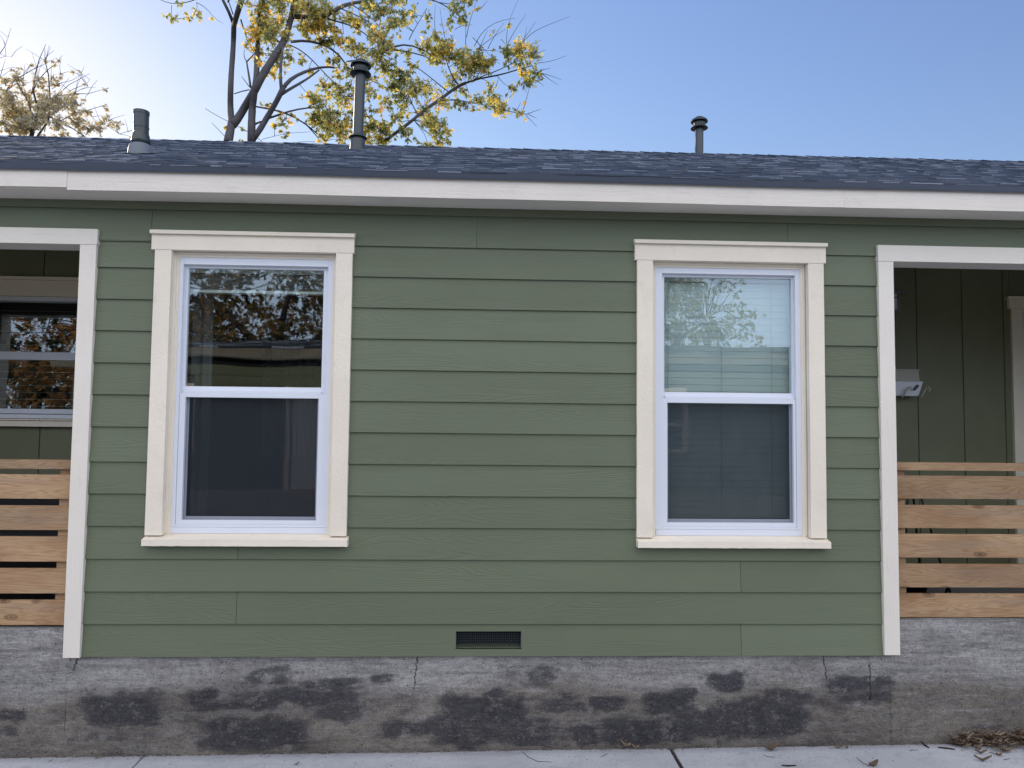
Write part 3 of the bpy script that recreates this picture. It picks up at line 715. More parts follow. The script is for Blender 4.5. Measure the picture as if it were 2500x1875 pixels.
for idx, S in enumerate((W1, W2)):
    lbl = ('left window of the wide wall, dark room and raised blind' if idx == 0 else 'right window of the wide wall, with closed white blinds')
    wn, p = window(lbl, S)
    gux0, gux1, glx0, glx1 = S[10:14]
    p.build('upper_pane', M['glass'] if idx == 0 else M['glass_blue'], wn)
    p = MB(); p.box(glx0-0.003, glx1+0.003, 0.090, 0.095, 0.735, 1.440); p.build('lower_pane', M['glass'] if idx == 0 else M['glass_blue'], wn)
    s_ = MB(); s_.frame(glx0-0.008, glx1+0.008, 0.732, 1.442, 0.020, 0.062, 0.070, 0.028, 0.010); so_ = s_.build('screen_frame', M['sframe'], wn)
    s_ = MB(); s_.box(glx0+0.006, glx1-0.006, 0.0655, 0.0665, 0.755, 1.436); s_.build('screen', M['screen'], wn)
    bl = MB(); cdm = MB()
    x0, x1 = gux0-0.012, gux1+0.012
    if idx == 0:
        bl.box(x0, x1, 0.125, 0.165, 2.165, 2.21)
        slats(bl, x0, x1, 2.072, 2.160, 0.145, 0.0072, 0.046, R(8)); bl.box(x0, x1, 0.12, 0.168, 2.048, 2.064, 0.5)
        cdm.tube([(x1-0.018, 0.118, 2.17), (x1-0.020, 0.118, 1.60)], 0.004, 6)
    else:
        bl.box(x0, x1, 0.125, 0.165, 2.165, 2.21)
        slats(bl, x0, x1, 0.80, 2.16, 0.135, 0.0405, 0.046, R(86)); bl.box(x0, x1, 0.12, 0.16, 0.757, 0.775, 0.5)
        for xx in (x0+0.05, (x0+x1)/2-0.02, x1-0.11): cdm.tube([(xx, 0.118, 2.17), (xx, 0.120, 0.79), (xx+0.015, 0.115, 0.775)], 0.0018, 5)
    bl.build('blind', M['blind'], wn); cdm.build('blind_cord', M['cord'], wn)
    if idx == 0:
        cu = MB(); n = 60
        def cur(x0, x1, y, z0, z1, amp, r):
            for i in range(n):
                a = x0+(x1-x0)*i/n; b = x0+(x1-x0)*(i+1)/n
                ya = y+amp*math.sin(a*95)+amp*0.5*math.sin(a*41); yb_ = y+amp*math.sin(b*95)+amp*0.5*math.sin(b*41)
                cu.hexa([(a, ya, z0), (b, yb_, z0), (b, yb_+0.004, z0), (a, ya+0.004, z0), (a, ya, z1), (b, yb_, z1), (b, yb_+0.004, z1), (a, ya+0.004, z1)], r)
        cur(-1.78, -1.63, 0.26, 0.3, 2.2, 0.018, 0.2)
        cur(-1.62, -0.60, 1.25, 1.05, 2.15, 0.02, 0.8)
        cu.build('curtain', M['curtain'], wn)

# ---- porch window (left)
pwn = empty('window'); pwn.parent = house; pwn['label'] = 'shaded window at the back of the left porch'
for a, b in ((PW0-0.09, PW0), (PW1, PW1+0.09)):
    c = MB(); c.box(a, b, PY-0.025, PY+0.03, PWB, PWT); c.build('side_casing', M['cream'], pwn, 0.0015)
c = MB(); c.box(PW0-0.10, PW1+0.10, PY-0.028, PY+0.03, PWT+0.001, 2.352); c.box(PW0-0.11, PW1+0.11, PY-0.045, PY+0.03, 2.353, 2.378); c.build('head_casing', M['cream'], pwn, 0.0015)
c = MB(); c.box(PW0-0.10, PW1+0.10, PY-0.05, PY+0.03, 1.243, 1.285); c.box(PW0, PW1, PY-0.026, PY+0.03, 1.290, 1.300); c.build('sill', M['cream'], pwn, 0.0015)
c = MB(); c.box(PW0, PW1, PY-0.018, PY+0.06, 1.304, 1.335); c.frame(PW0, PW1, 1.340, PWT-0.001, 0.03, PY-0.010, PY+0.09, 0.036, 0.032)
c.box(PW0+0.03, PW1-0.03, PY+0.005, PY+0.08, 1.748, 1.808); c.build('frame', M['vinyl'], pwn, 0.0015)
c = MB(); c.box(PW0+0.03, PW1-0.03, PY+0.04, PY+0.045, 1.808, PWT-0.03); c.build('upper_pane', M['glass'], pwn)
c = MB(); c.box(PW0+0.03, PW1-0.03, PY+0.03, PY+0.035, 1.376, 1.748); c.build('lower_pane', M['glass'], pwn)
c = MB(); slats(c, PW0+0.03, PW1-0.03, 1.40, 2.17, PY+0.16, 0.053, 0.045, R(4)); c.build('blind', M['blind'], pwn)

# ---- door on the right porch
dr = MB(); dr.box(4.335, 5.06, PY+0.05, PY+0.09, 0.19, 2.24, 0.2)
for zz in ((0.35, 1.05), (1.25, 2.08)):
    for xx in ((4.45, 4.64), (4.74, 4.94)): dr.frame(xx[0], xx[1], zz[0], zz[1], 0.018, PY+0.042, PY+0.049)
door = dr.build('door', M['vinyl'], house, 0.002)
c = MB(); c.box(4.222, 4.310, PY-0.022, PY+0.03, 0.17, 2.262); c.box(5.09, 5.18, PY-0.022, PY+0.03, 0.17, 2.262); c.box(4.200, 5.20, PY-0.025, PY+0.03, 2.263, 2.338); c.box(4.190, 5.21, PY-0.035, PY+0.03, 2.339, 2.362)
c.build('casing', M['cream'], door, 0.0015)
c = MB(); c.frame(4.311, 5.089, 0.17, 2.262, 0.022, PY+0.0, PY+0.10); c.build('frame', M['vinyl'], door, 0.0015)

# ---- eave: soffit, fascia, drip edge
O = -0.22; SX0, SX1 = -9.3, 9.3
def wz(x): return 0.003*noise.noise((x*0.9, 0, 0)) + 0.0012*noise.noise((x*4, 5, 0)) + 0.004*math.exp(-((x+0.9)/0.9)**2)
sf = MB(); n = 90
for i in range(n):
    a = SX0+(SX1-SX0)*i/n; b = SX0+(SX1-SX0)*(i+1)/n
    za, zb2 = 2.5405+0.4*wz(a), 2.5405+0.4*wz(b)
    sf.hexa([(a, O+0.02, za), (b, O+0.02, zb2), (b, 0.10, zb2), (a, 0.10, za), (a, O+0.02, za+0.015), (b, O+0.02, zb2+0.015), (b, 0.10, zb2+0.015), (a, 0.10, za+0.015)], 0.3)
sf.build('soffit', M['soffit'], house)
def fascia(x0, x1, zlow, dy, r):
    m = MB(); n = max(3, int((x1-x0)/0.12))
    for i in range(n):
        a = x0+(x1-x0)*i/n; b = x0+(x1-x0)*(i+1)/n
        m.hexa([(a, O+dy, zlow+wz(a)), (b, O+dy, zlow+wz(b)), (b, O+0.02, zlow+wz(b)), (a, O+0.02, zlow+wz(a)), (a, O+dy, 2.66+wz(a)), (b, O+dy, 2.66+wz(b)), (b, O+0.02, 2.66+wz(b)), (a, O+0.02, 2.66+wz(a))], r)
    return m
for (a, b, zl, dy, r) in ((SX0, -2.2495, 2.5465, -0.002, 0.1), (-2.2485, 2.0135, 2.5335, 0.0, 0.5), (2.0145, SX1, 2.5325, 0.0005, 0.8)):
    fascia(a, b, zl, dy, r).build('fascia', M['fascia'], house)
de = MB(); n = 120
for i in range(n):
    a = SX0+(SX1-SX0)*i/n; b = SX0+(SX1-SX0)*(i+1)/n; wa, wb = wz(a), wz(b)
    de.hexa([(a, O-0.010, 2.640+wa), (b, O-0.010, 2.640+wb), (b, O-0.003, 2.640+wb), (a, O-0.003, 2.640+wa), (a, O-0.012, 2.684+wa), (b, O-0.012, 2.684+wb), (b, O-0.003, 2.684+wb), (a, O-0.003, 2.684+wa)])
    de.hexa([(a, O-0.017, 2.635+wa), (b, O-0.017, 2.635+wb), (b, O-0.0105, 2.639+wb), (a, O-0.0105, 2.639+wa), (a, O-0.017, 2.637+wa), (b, O-0.017, 2.637+wb), (b, O-0.0105, 2.643+wb), (a, O-0.0105, 2.643+wa)])
de.build('drip_edge', M['drip'], house)

# ---- roof: deck, laminated shingles, ridge caps
SL = 0.4135; RY = 3.80
def rz(y): return 2.678 + SL*(y-O)
RZ = rz(RY)
dk = MB()
dk.hexa([(SX0, O-0.002, rz(O)-0.03), (SX1, O-0.002, rz(O)-0.03), (SX1, RY, RZ-0.03), (SX0, RY, RZ-0.03), (SX0, O-0.002, rz(O)-0.001), (SX1, O-0.002, rz(O)-0.001), (SX1, RY, RZ-0.001), (SX0, RY, RZ-0.001)])
dk.hexa([(SX0, RY, RZ-0.03), (SX1, RY, RZ-0.03), (SX1, 2*RY-O, rz(O)-0.03), (SX0, 2*RY-O, rz(O)-0.03), (SX0, RY, RZ-0.001), (SX1, RY, RZ-0.001), (SX1, 2*RY-O, rz(O)-0.001), (SX0, 2*RY-O, rz(O)-0.001)], 0.4)
# gable ends, rear wall
for xx in (SX0+0.3, SX1-0.42):
    dk.hexa([(xx, 0.11, 2.5), (xx+0.12, 0.11, 2.5), (xx+0.12, 7.5, 2.5), (xx, 7.5, 2.5), (xx, RY-0.1, RZ-0.1), (xx+0.12, RY-0.1, RZ-0.1), (xx+0.12, RY+0.1, RZ-0.1), (xx, RY+0.1, RZ-0.1)])
roof = dk.build('roof', M['shingle'], house)
c = MB(); c.box(-9, 9, 7.4, 7.5, -0.6, 2.55); c.box(-9, -8.9, 0.111, 7.4, -0.6, 2.55); c.box(8.9, 9, 0.111, 7.4, -0.6, 2.55); c.box(-8.9, 8.9, PY+0.12, 7.4, 2.50, 2.54); c.build('rear_wall', M['siding'], house)
shg = MB(); slen = math.sqrt(1+SL*SL); uy, uz = 1/slen, SL/slen; ny, nz_ = -SL/slen, 1/slen
L = (RY-O)*slen; EXP = 0.138; nc = int(L/EXP)+1
for k in range(nc):
    s0 = k*EXP - (0.012 if k == 0 else 0); s1 = min(L, (k+1)*EXP+0.02)
    x = SX0 + rng.uniform(-0.2, 0)
    prev = 0
    while x < SX1:
        wd = rng.choice((0.05, 0.08, 0.11, 0.15, 0.20))*rng.uniform(0.8, 1.2); x2 = min(x+wd, SX1)
        th = 0.0014 if prev else rng.uniform(0.0036, 0.0052); prev = 1-prev
        th += rng.uniform(-0.0004, 0.0004)
        ds = rng.uniform(-0.004, 0.004); r = rng.random()*0.35
        lift = 0.003*max(0, noise.noise((x*1.1, k*3.3, 0)))
        def P(xx, s, h): return (xx, O+s*uy+h*ny, rz(O)+s*uz+h*nz_+ wz(xx)*(1-s/L))
        shg.hexa([P(x, s0+ds, 0.0), P(x2, s0+ds, 0.0), P(x2, s1, -0.002), P(x, s1, -0.002), P(x, s0+ds, th+lift), P(x2, s0+ds, th+lift*rng.uniform(0.5, 1)), P(x2, s1, 0.001), P(x, s1, 0.001)], r)
        shg.r[-4] = rng.choice((0.15, 0.5, 0.72, 0.85, 1.0)) if th > 0.0025 else rng.choice((0.1, 0.6, 0.8))  # butt faces mostly tinted paler, painting in the sky light they catch
        x = x2
shg.build('shingles', M['shingle'], roof)
rc = MB(); x = SX0
while x < SX1:
    x2 = x+0.145; r = rng.random(); t0 = 0.014+rng.uniform(0, 0.003); t1 = 0.006; dw = 0.12
    for sg in (-1, 1):
        a = [(x, RY, RZ+t0), (x2+0.02, RY, RZ+t1), (x2+0.02, RY+sg*dw, RZ-dw*SL+t1), (x, RY+sg*dw, RZ-dw*SL+t0*0.9)]
        lo = [(p[0], p[1], p[2]-0.005) for p in a]
        rc.hexa(lo+a if sg > 0 else lo[::-1]+a[::-1], r)
    x = x2
rc.build('ridge_cap', M['shingle'], roof)

# ---- vent pipes
def vent(label, base_px, top_py, Y, rad, kind):
    b = at(base_px[0], base_px[1], Y); t = at(base_px[0], top_py, Y)
    x = b.x; zr = rz(Y) if Y <= RY else RZ-(Y-RY)*SL
    e = empty('vent_pipe'); e.parent = house; e['label'] = label
    top = t.z
    m = MB()
    tl = (kind['lean'], 0)
    m.lathe([(rad, 0), (rad, top-zr)], (x, Y, zr), 28, 0.3, tl)
    if kind['cap']:
        pass
    else:
        m.v += []; m.lathe([(rad+0.003, top-zr-0.022), (rad+0.003, top-zr), (rad-0.006, top-zr), (rad-0.006, top-zr-0.16)], (x, Y, zr), 28, 0.3, tl)
        m.lathe([(rad+0.002, (top-zr)*0.60), (rad+0.0035, (top-zr)*0.60+0.003), (rad+0.002, (top-zr)*0.60+0.006)], (x, Y, zr), 28, 0.2, tl)
        m.lathe([(0.0, top-zr-0.15), (rad-0.005, top-zr-0.15)], (x, Y, zr), 28, 0.2, tl)
    m.build('pipe', M['pipe'], e)
    m = MB(); h = kind['fl']
    yo = -0.0
    m.lathe([(rad*kind['fw'], -0.03), (rad*kind['fw']*0.93, h*0.35), (rad*1.45, h*0.8), (rad*1.10, h)], (x, Y, zr), 32, 0.4, tl)
    fh = rad*kind['fw']*1.08
    m.hexa([(x-fh, Y-fh*0.9, rz(Y-fh*0.9)+0.008), (x+fh, Y-fh*0.9, rz(Y-fh*0.9)+0.008), (x+fh, Y+fh, rz(Y+fh)+0.006), (x-fh, Y+fh, rz(Y+fh)+0.006),
            (x-fh, Y-fh*0.9, rz(Y-fh*0.9)+0.011), (x+fh, Y-fh*0.9, rz(Y-fh*0.9)+0.011), (x+fh, Y+fh, rz(Y+fh)+0.009), (x-fh, Y+fh, rz(Y+fh)+0.009)], 0.4) if Y < RY and not kind['cap'] else None
    m.build('flashing', M['flash'] if not kind['cap'] else M['pipe'], e)
    m = MB(); hh = kind['col']
    if kind['cap']:
        m.lathe([(rad*1.0, hh+0.028), (rad*1.22, hh+0.020), (rad*1.75, hh), (rad*1.75, hh-0.006), (rad*1.05, hh-0.004)], (x, Y, zr), 32, 0.2, tl)
    else:
        m.lathe([(rad*1.0, hh+0.060), (rad*1.12, hh+0.040), (rad*1.22, hh+0.010), (rad*1.22, hh-0.012), (rad*1.05, hh-0.02)], (x, Y, zr), 32, 0.2, tl)
    m.build('collar', M['pipe'], e)
    if kind['cap']:
        m = MB(); T = top-zr; q = rad
        m.lathe([(0.0, T+0.0), (q*0.9, T-0.004), (q*1.75, T-0.026), (q*2.02, T-0.045), (q*2.02, T-0.056), (q*1.85, T-0.052), (q*1.4, T-0.046)], (x, Y, zr), 36, 0.3, tl)
        m.lathe([(q*1.42, T-0.044), (q*1.42, T-0.066), (q*1.48, T-0.069), (q*1.42, T-0.072), (q*1.42, T-0.088), (q*1.46, T-0.091), (q*1.40, T-0.094)], (x, Y, zr), 32, 0.3, tl)
        m.lathe([(q*1.3, T-0.094), (q*1.3, T-0.108)], (x, Y, zr), 24, 0.0, tl)
        for j in range(14):
            an = j*math.pi*2/14; cx_, cy_ = x+q*1.38*math.cos(an)+tl[0]*T, Y+q*1.38*math.sin(an)
            m.box(cx_-0.006, cx_+0.006, cy_-0.006, cy_+0.006, zr+T-0.110, zr+T-0.092, 0.2)
        m.lathe([(q*1.40, T-0.108), (q*1.5, T-0.112), (q*2.05, T-0.128), (q*2.05, T-0.134), (q*1.0, T-0.122)], (x, Y, zr), 36, 0.3, tl)
        m.build('cap', M['pipe'], e)
    return e
vent('short open topped vent pipe near the left end of the roof', (344, 360), 272, 0.98, 0.0505, dict(cap=False, fl=0.065, fw=1.72, col=0.085, lean=-0.02))
vent('tall capped vent pipe in front of the tree', (873, 353), 148, 2.72, 0.049, dict(cap=True, fl=0.115, fw=1.55, col=0.112, lean=0.018))
vent('capped vent pipe rising behind the ridge on the right', (1706, 375), 287, 4.25, 0.049, dict(cap=True, fl=0.10, fw=1.5, col=0.09, lean=0.01))

# ================================================================== RAILINGS
def railing(name, label, x0, x1, zs, cap, px):
    e = empty(name, label, 'railing')
    m = MB()
    for (a, b) in zs: m.box(x0, x1, 0.034, 0.056, a, b, rng.random())
    m.build('slat_panel', M['wood'], e, 0.002)
    m = MB(); m.box(x0, x1, 0.026, 0.110, cap[0], cap[1], rng.random()); m.build('top_rail', M['wood'], e, 0.002)
    for p in px:
        m = MB(); m.box(p, p+0.088, 0.0565, 0.105, zs[-1][0]-0.0, cap[0]-0.001, rng.random()); m.build('post', M['wood'], e, 0.002)
railing('wooden_railing', 'cedar slat railing across the right porch, before the mailbox', 2.402, RPX-0.002, [(0.887,1.022),(0.716,0.850),(0.546,0.682),(0.374,0.509),(0.202,0.338)], (1.053, 1.098), (2.403, 4.64))
railing('wooden_railing', 'cedar slat railing across the left porch, below the porch window', LPX+0.002, -2.274, [(0.855,0.990),(0.682,0.817),(0.508,0.645),(0.333,0.470),(0.160,0.296)], (1.021, 1.071), (-2.372, LPX+0.01))

# ================================================================== PORCH OBJECTS
# wall mailbox
mbx = empty('mailbox', 'white metal wall mailbox with black leaf cutout beside the right porch corner', 'mailbox', loc=(3.25, PY, 1.545))
def place(o): 
    if o.parent is not None and o.parent.type == 'EMPTY': o.matrix_parent_inverse = Matrix.Translation(-o.parent.location)
    return o
m = MB(); yf = PY-0.11
m.hexa([(3.05, yf+0.01, 1.55), (3.400, yf+0.01, 1.55), (3.400, PY-0.002, 1.55), (3.05, PY-0.002, 1.55), (3.05, yf, 1.664), (3.432, yf, 1.664), (3.432, PY-0.002, 1.664), (3.05, PY-0.002, 1.664)], 0.3)
place(m.build('box', M['white'], mbx, 0.002))
m = MB()
m.hexa([(3.05, yf-0.008, 1.674), (3.398, yf-0.008, 1.674), (3.398, PY-0.002, 1.674), (3.05, PY-0.002, 1.674), (3.05, yf+0.035, 1.752), (3.418, yf+0.035, 1.752), (3.418, PY-0.002, 1.752), (3.05, PY-0.002, 1.752)], 0.3)
m.box(3.04, 3.424, yf+0.028, PY-0.002, 1.753, 1.760, 0.9); m.box(3.05, 3.398, yf-0.012, PY-0.002, 1.6665, 1.6735, 0.9)
place(m.build('lid', M['hook'], mbx, 0.001))
for hx in (3.285, 3.432):
    m = MB(); pts = []
    for i in range(15):
        an = -0.5+i*0.36; rr = 0.019-0.0006*i
        pts.append((hx+0.020+rr*math.cos(math.pi-an)*0.7, yf-0.018-0.02*math.sin(an*0.5), 1.600+rr*math.sin(an)))
    pts = [(hx-0.032, yf-0.006, 1.528), (hx-0.018, yf-0.016, 1.555), (hx-0.008, yf-0.022, 1.582)]+pts[2:]
    m.tube(pts, 0.0065, 6); place(m.build('newspaper_hook', M['hook'], mbx))
m = MB(); lf = []
for i in range(20):
    t = i/19*2*math.pi; rr = 1.0
    lx = 0.031*math.cos(t); lz2 = 0.026*math.sin(t)*(1-0.30*math.cos(t)**2)
    lf.append((3.372+lx*0.75+lz2*0.35, 1.615+lz2*0.85+lx*0.35))
m.quad([(a, yf-0.0005, b) for a, b in lf]); m.quad([(a, yf-0.003, b) for a, b in lf])
for i in range(20):
    a, b = lf[i], lf[(i+1) % 20]; m.quad([(a[0], yf-0.0005, a[1]), (b[0], yf-0.0005, b[1]), (b[0], yf-0.003, b[1]), (a[0], yf-0.003, a[1])])
place(m.build('leaf_emblem', M['black'], mbx))
m = MB(); m.lathe([(0.0, 0.02), (0.008, 0.017), (0.010, 0.0)], (3.235, yf+0.05, 1.761), 10); place(m.build('knob', M['white'], mbx))
# wall lamp
wl = empty('wall_lamp', 'round grey porch lamp with flat metal cap above the mailbox', 'lamp', loc=(3.115, PY, 2.2))
lx, ly = 3.150, PY-0.20
m = MB(); m.lathe([(0.0, 2.362), (0.03, 2.358), (0.085, 2.345), (0.096, 2.334), (0.096, 2.328), (0.0, 2.326)], (lx, ly, 0), 32); place(m.build('cap', M['lampm'], wl))
m = MB(); m.lathe([(0.044, 2.326), (0.044, 2.200), (0.0, 2.200)], (lx, ly, 0), 28); place(m.build('shade', M['lampg'], wl))
m = MB(); m.lathe([(0.047, 2.300), (0.050, 2.296), (0.047, 2.290)], (lx, ly, 0), 28); m.lathe([(0.050, 2.202), (0.050, 2.190), (0.0, 2.188)], (lx, ly, 0), 28)
for j in range(4):
    an = j*math.pi/2+0.35; cx_, cy_ = lx+0.052*math.cos(an), ly+0.052*math.sin(an); m.box(cx_-0.007, cx_+0.007, cy_-0.004, cy_+0.004, 2.192, 2.326)
m.box(lx-0.02, lx+0.02, ly+0.04, PY-0.012, 2.24, 2.27); m.lathe([(0.0, 0), (0.0, 0)], (lx, ly, 2.2), 4)
place(m.build('bracket', M['lampm'], wl))
m = MB(); m.box(lx-0.055, lx+0.055, PY-0.012, PY-0.001, 2.19, 2.33); place(m.build('back_plate', M['lampm'], wl, 0.004))

# plant stand behind the right railing
psx, psy = 2.86, 0.62
ps = empty('plant_stand', 'black wrought iron plant stand with scrolls behind the right railing', 'plant stand', loc=(psx, psy, 0.192))
zf = 0.192
def ir(pts, r_=0.007, n_=6): ironm.tube(pts, r_, n_)
ironm = MB()
for j in range(4):
    an = R(45)+j*R(90); cx_, cy_ = math.cos(an), math.sin(an)
    ir([(psx, psy, 0.965), (psx+0.05*cx_, psy+0.05*cy_, 0.90), (psx+0.10*cx_, psy+0.10*cy_, 0.70), (psx+0.155*cx_, psy+0.155*cy_, 0.48), (psx+0.20*cx_, psy+0.20*cy_, 0.32), (psx+0.235*cx_, psy+0.235*cy_, zf+0.004)], 0.0075)
place(ironm.build('frame', M['black'], ps))
for cx_ in (-0.085, -0.02, 0.05):
    ironm = MB(); pts = []
    for i in range(22):
        an = i*0.42; rr = 0.038*(1-i/26); pts.append((psx+cx_+rr*math.cos(an), psy-0.09, 0.705+rr*math.sin(an)))
    ir(pts, 0.0045, 5); place(ironm.build('scroll', M['black'], ps))
for zz, rr in ((0.70, 0.105), (0.50, 0.155), (0.33, 0.20)):
    ironm = MB(); ir([(psx+rr*math.cos(R(15*i)), psy+rr*math.sin(R(15*i)), zz) for i in range(25)], 0.005, 5); place(ironm.build('ring', M['black'], ps))
pot = empty('flower_pot', 'black plastic pot on the floor behind the right railing', 'flower pot', loc=(2.66, 0.40, zf))
m = MB(); m.lathe([(0.0, 0.001), (0.12, 0.001), (0.160, 0.20), (0.175, 0.20), (0.175, 0.225), (0.150, 0.225), (0.145, 0.16), (0.0, 0.15)], (2.66, 0.40, zf), 32); place(m.build('body', M['black'], pot))
m = MB(); pts = [(2.66+0.165, 0.36, zf+0.17), (2.66+0.22, 0.34, zf+0.16), (2.66+0.26, 0.34, zf+0.11), (2.66+0.24, 0.36, zf+0.03), (2.66+0.19, 0.38, zf+0.004)]; m.tube(pts, 0.009, 7); place(m.build('handle', M['black'], pot))
bk = empty('wire_basket', 'dark flat wire basket on the plant stand behind the right railing', 'basket', loc=(2.80, psy, 0.505))
m = MB(); m.lathe([(0.0, 0.51), (0.10, 0.51), (0.15, 0.56), (0.158, 0.562)], (psx-0.02, psy, 0), 28); place(m.build('bowl', M['black'], bk))
# folded chair and low chest behind the left railing
cb = empty('patio_bench', 'low black patio bench behind the left railing', 'bench', loc=(-3.2, 0.8, 0.15))
m = MB(); m.box(-4.1, -2.52, 0.55, 1.05, 0.50, 0.58); place(m.build('seat', M['black'], cb, 0.01))
m = MB(); m.box(-4.1, -2.60, 1.02, 1.08, 0.581, 0.90); place(m.build('backrest', M['black'], cb, 0.01))
for xx in (-4.05, -2.62):
    m = MB(); m.box(xx, xx+0.05, 0.58, 1.05, 0.152, 0.499); place(m.build('leg', M['black'], cb, 0.004))
m = MB(); m.box(-3.95, -2.66, 0.60, 0.98, 0.155, 0.44); sb = ptag(m.build('storage_box', M['black'], None, 0.01), 'black box pushed under the patio bench', 'box')

# ================================================================== GROUND LITTER
def leafshape(mb, c, ln, wd, az, curl, r, up=0.002):
    c = Vector(c); ax = Vector((math.cos(az), math.sin(az), 0)); sd2 = Vector((-math.sin(az), math.cos(az), 0))
    P = []
    for t, ww in ((0, 0.04), (0.2, 0.7), (0.5, 1.0), (0.78, 0.62), (1, 0.03)):
        h = up+curl*ln*(abs(t-0.45)**1.5)*1.6
        for s2 in (-1, 0, 1):
            P.append(c+ax*(t-0.5)*ln+sd2*s2*ww*wd/2+Vector((0, 0, h+(curl*wd*0.9 if s2 else 0)+0.002*math.sin(t*9+s2))))
    i = len(mb.v); mb.v += [tuple(p) for p in P]
    for k in range(4):
        for s2 in range(2):
            q = i+k*3+s2; mb.f.append((q, q+1, q+4, q+3)); mb.r.append(r); mb.sm.append(True)
leaves = [ (1885,1834,0.095,0.035,0.2,0.5,'curled brown leaf lying right of the wide sidewalk joint'),
 (2133,1872,0.07,0.035,0.4,0.4,'brown leaf cut by the bottom edge of the picture'),
 (2400,1860,0.085,0.022,-0.3,0.5,'narrow brown leaf just below the leaf pile'),
 (724,1868,0.035,0.012,0.9,0.3,'tiny dark leaf on the middle slab'),
 (1527,1827,0.06,0.03,2.6,0.6,'crumpled leaf against the foundation left of the wide joint'),
 (1551,1829,0.045,0.02,-0.6,0.5,'small leaf scrap nearest the wide joint on its left'),
 (2045,1828,0.07,0.016,2.9,0.4,'thin leaf scrap near the right end of the dark stains'),
 (2068,1828,0.04,0.014,0.5,0.5,'small leaf scrap beside the thin leaf scrap'),
 (123,1860,0.022,0.008,0.7,0.2,'tiny leaf crumb near the left edge of the picture'),
 (237,1852,0.045,0.010,0.3,0.3,'dark leaf sliver left of the left sidewalk joint')]
for (px, py, ln, wd, az, cu_, lb) in leaves:
    p = at_z(px, py, gz); m = MB(); leafshape(m, (p.x, p.y, p.z), ln, wd, az, cu_, rng.uniform(0.2, 0.9), 0.004)
    o = m.build('fallen_leaf', M['dryleaf']); sm = o.modifiers.new('thick', 'SOLIDIFY'); sm.thickness = 0.0007
    ptag(o, lb, 'leaf', 'fallen leaves on the sidewalk')
twigs = [ ([(1275,1836),(1290,1850),(1312,1860),(1347,1862)],0.0012,'long curved hair thin twig on the middle slab'),
 ([(1467,1850),(1475,1845),(1484,1841)],0.0012,'short thin twig left of the wide joint'),
 ([(1864,1845),(1876,1849),(1893,1850)],0.0013,'thin bent twig below the curled brown leaf'),
 ([(1908,1871),(1925,1872),(1944,1871)],0.004,'thick dark twig at the bottom edge of the picture'),
 ([(2091,1851),(2104,1862),(2122,1872)],0.0014,'thin straight twig touching the cut off leaf'),
 ([(2220,1835),(2226,1833),(2243,1832)],0.0014,'short bent twig left of the dark sticks'),
 ([(2249,1815),(2258,1822),(2268,1828)],0.0050,'short thick dark stick slanting from the foundation'),
 ([(2290,1827),(2310,1829),(2332,1832)],0.0045,'dark horizontal stick touching the leaf pile'),
 ([(653,1850),(659,1846),(660,1841)],0.0011,'tiny twig near the foundation on the middle slab'),
 ([(2450,1856),(2458,1855),(2466,1853)],0.0013,'tiny twig right of the narrow brown leaf')]
for pts, rr, lb in twigs:
    P = [at_z(a, b, gz)+Vector((0, 0, rr+0.002)) for a, b in pts]; m = MB(); m.tube(P, [rr*0.7]+[rr]*(len(P)-2)+[rr*0.6], 6)
    ptag(m.build('twig', M['twig']), lb, 'twig', 'twigs on the sidewalk')
m = MB(); pr = random.Random(3)
for i in range(900):
    x = 2.68 + pr.random()**0.9*1.9; hh = min(1.0, 0.25+(x-2.66)/0.25)
    y = -0.022-abs(pr.gauss(0, 0.045))*(0.35+hh) ; z = gz(x)+max(0, (0.075*hh)*(1-abs(y+0.03)/0.13))*pr.random()
    leafshape(m, (x, y, z), pr.uniform(0.03, 0.085), pr.uniform(0.008, 0.024), pr.uniform(-0.9, 0.9), pr.uniform(-0.1, 0.6), pr.random(), 0.004)
m.build('leaf_litter', M['dryleaf'], kind='stuff', label='pile of dry brown leaves against the foundation at right')
m = MB()
for i in range(620):
    x = pr.uniform(-3.2, 3.2); y = -0.02-abs(pr.gauss(0, 0.012)) if pr.random() < 0.8 else -pr.random()*0.5
    s_ = pr.uniform(0.0015, 0.0042); z = gz(x)+s_*0.5
    m.hexa([(x-s_, y-s_, z-s_), (x+s_*pr.random(), y-s_, z-s_), (x+s_, y+s_, z-s_), (x-s_, y+s_*pr.random(), z-s_), (x-s_*.5, y-s_*.6, z+s_*.6), (x+s_*.6, y-s_*.4, z+s_*.4), (x+s_*.5, y+s_*.5, z+s_*.7), (x-s_*.6, y+s_*.3, z+s_*.5)], pr.random())
m.build('grit', M['conc'], kind='stuff', label='loose concrete grit along the foot of the foundation')

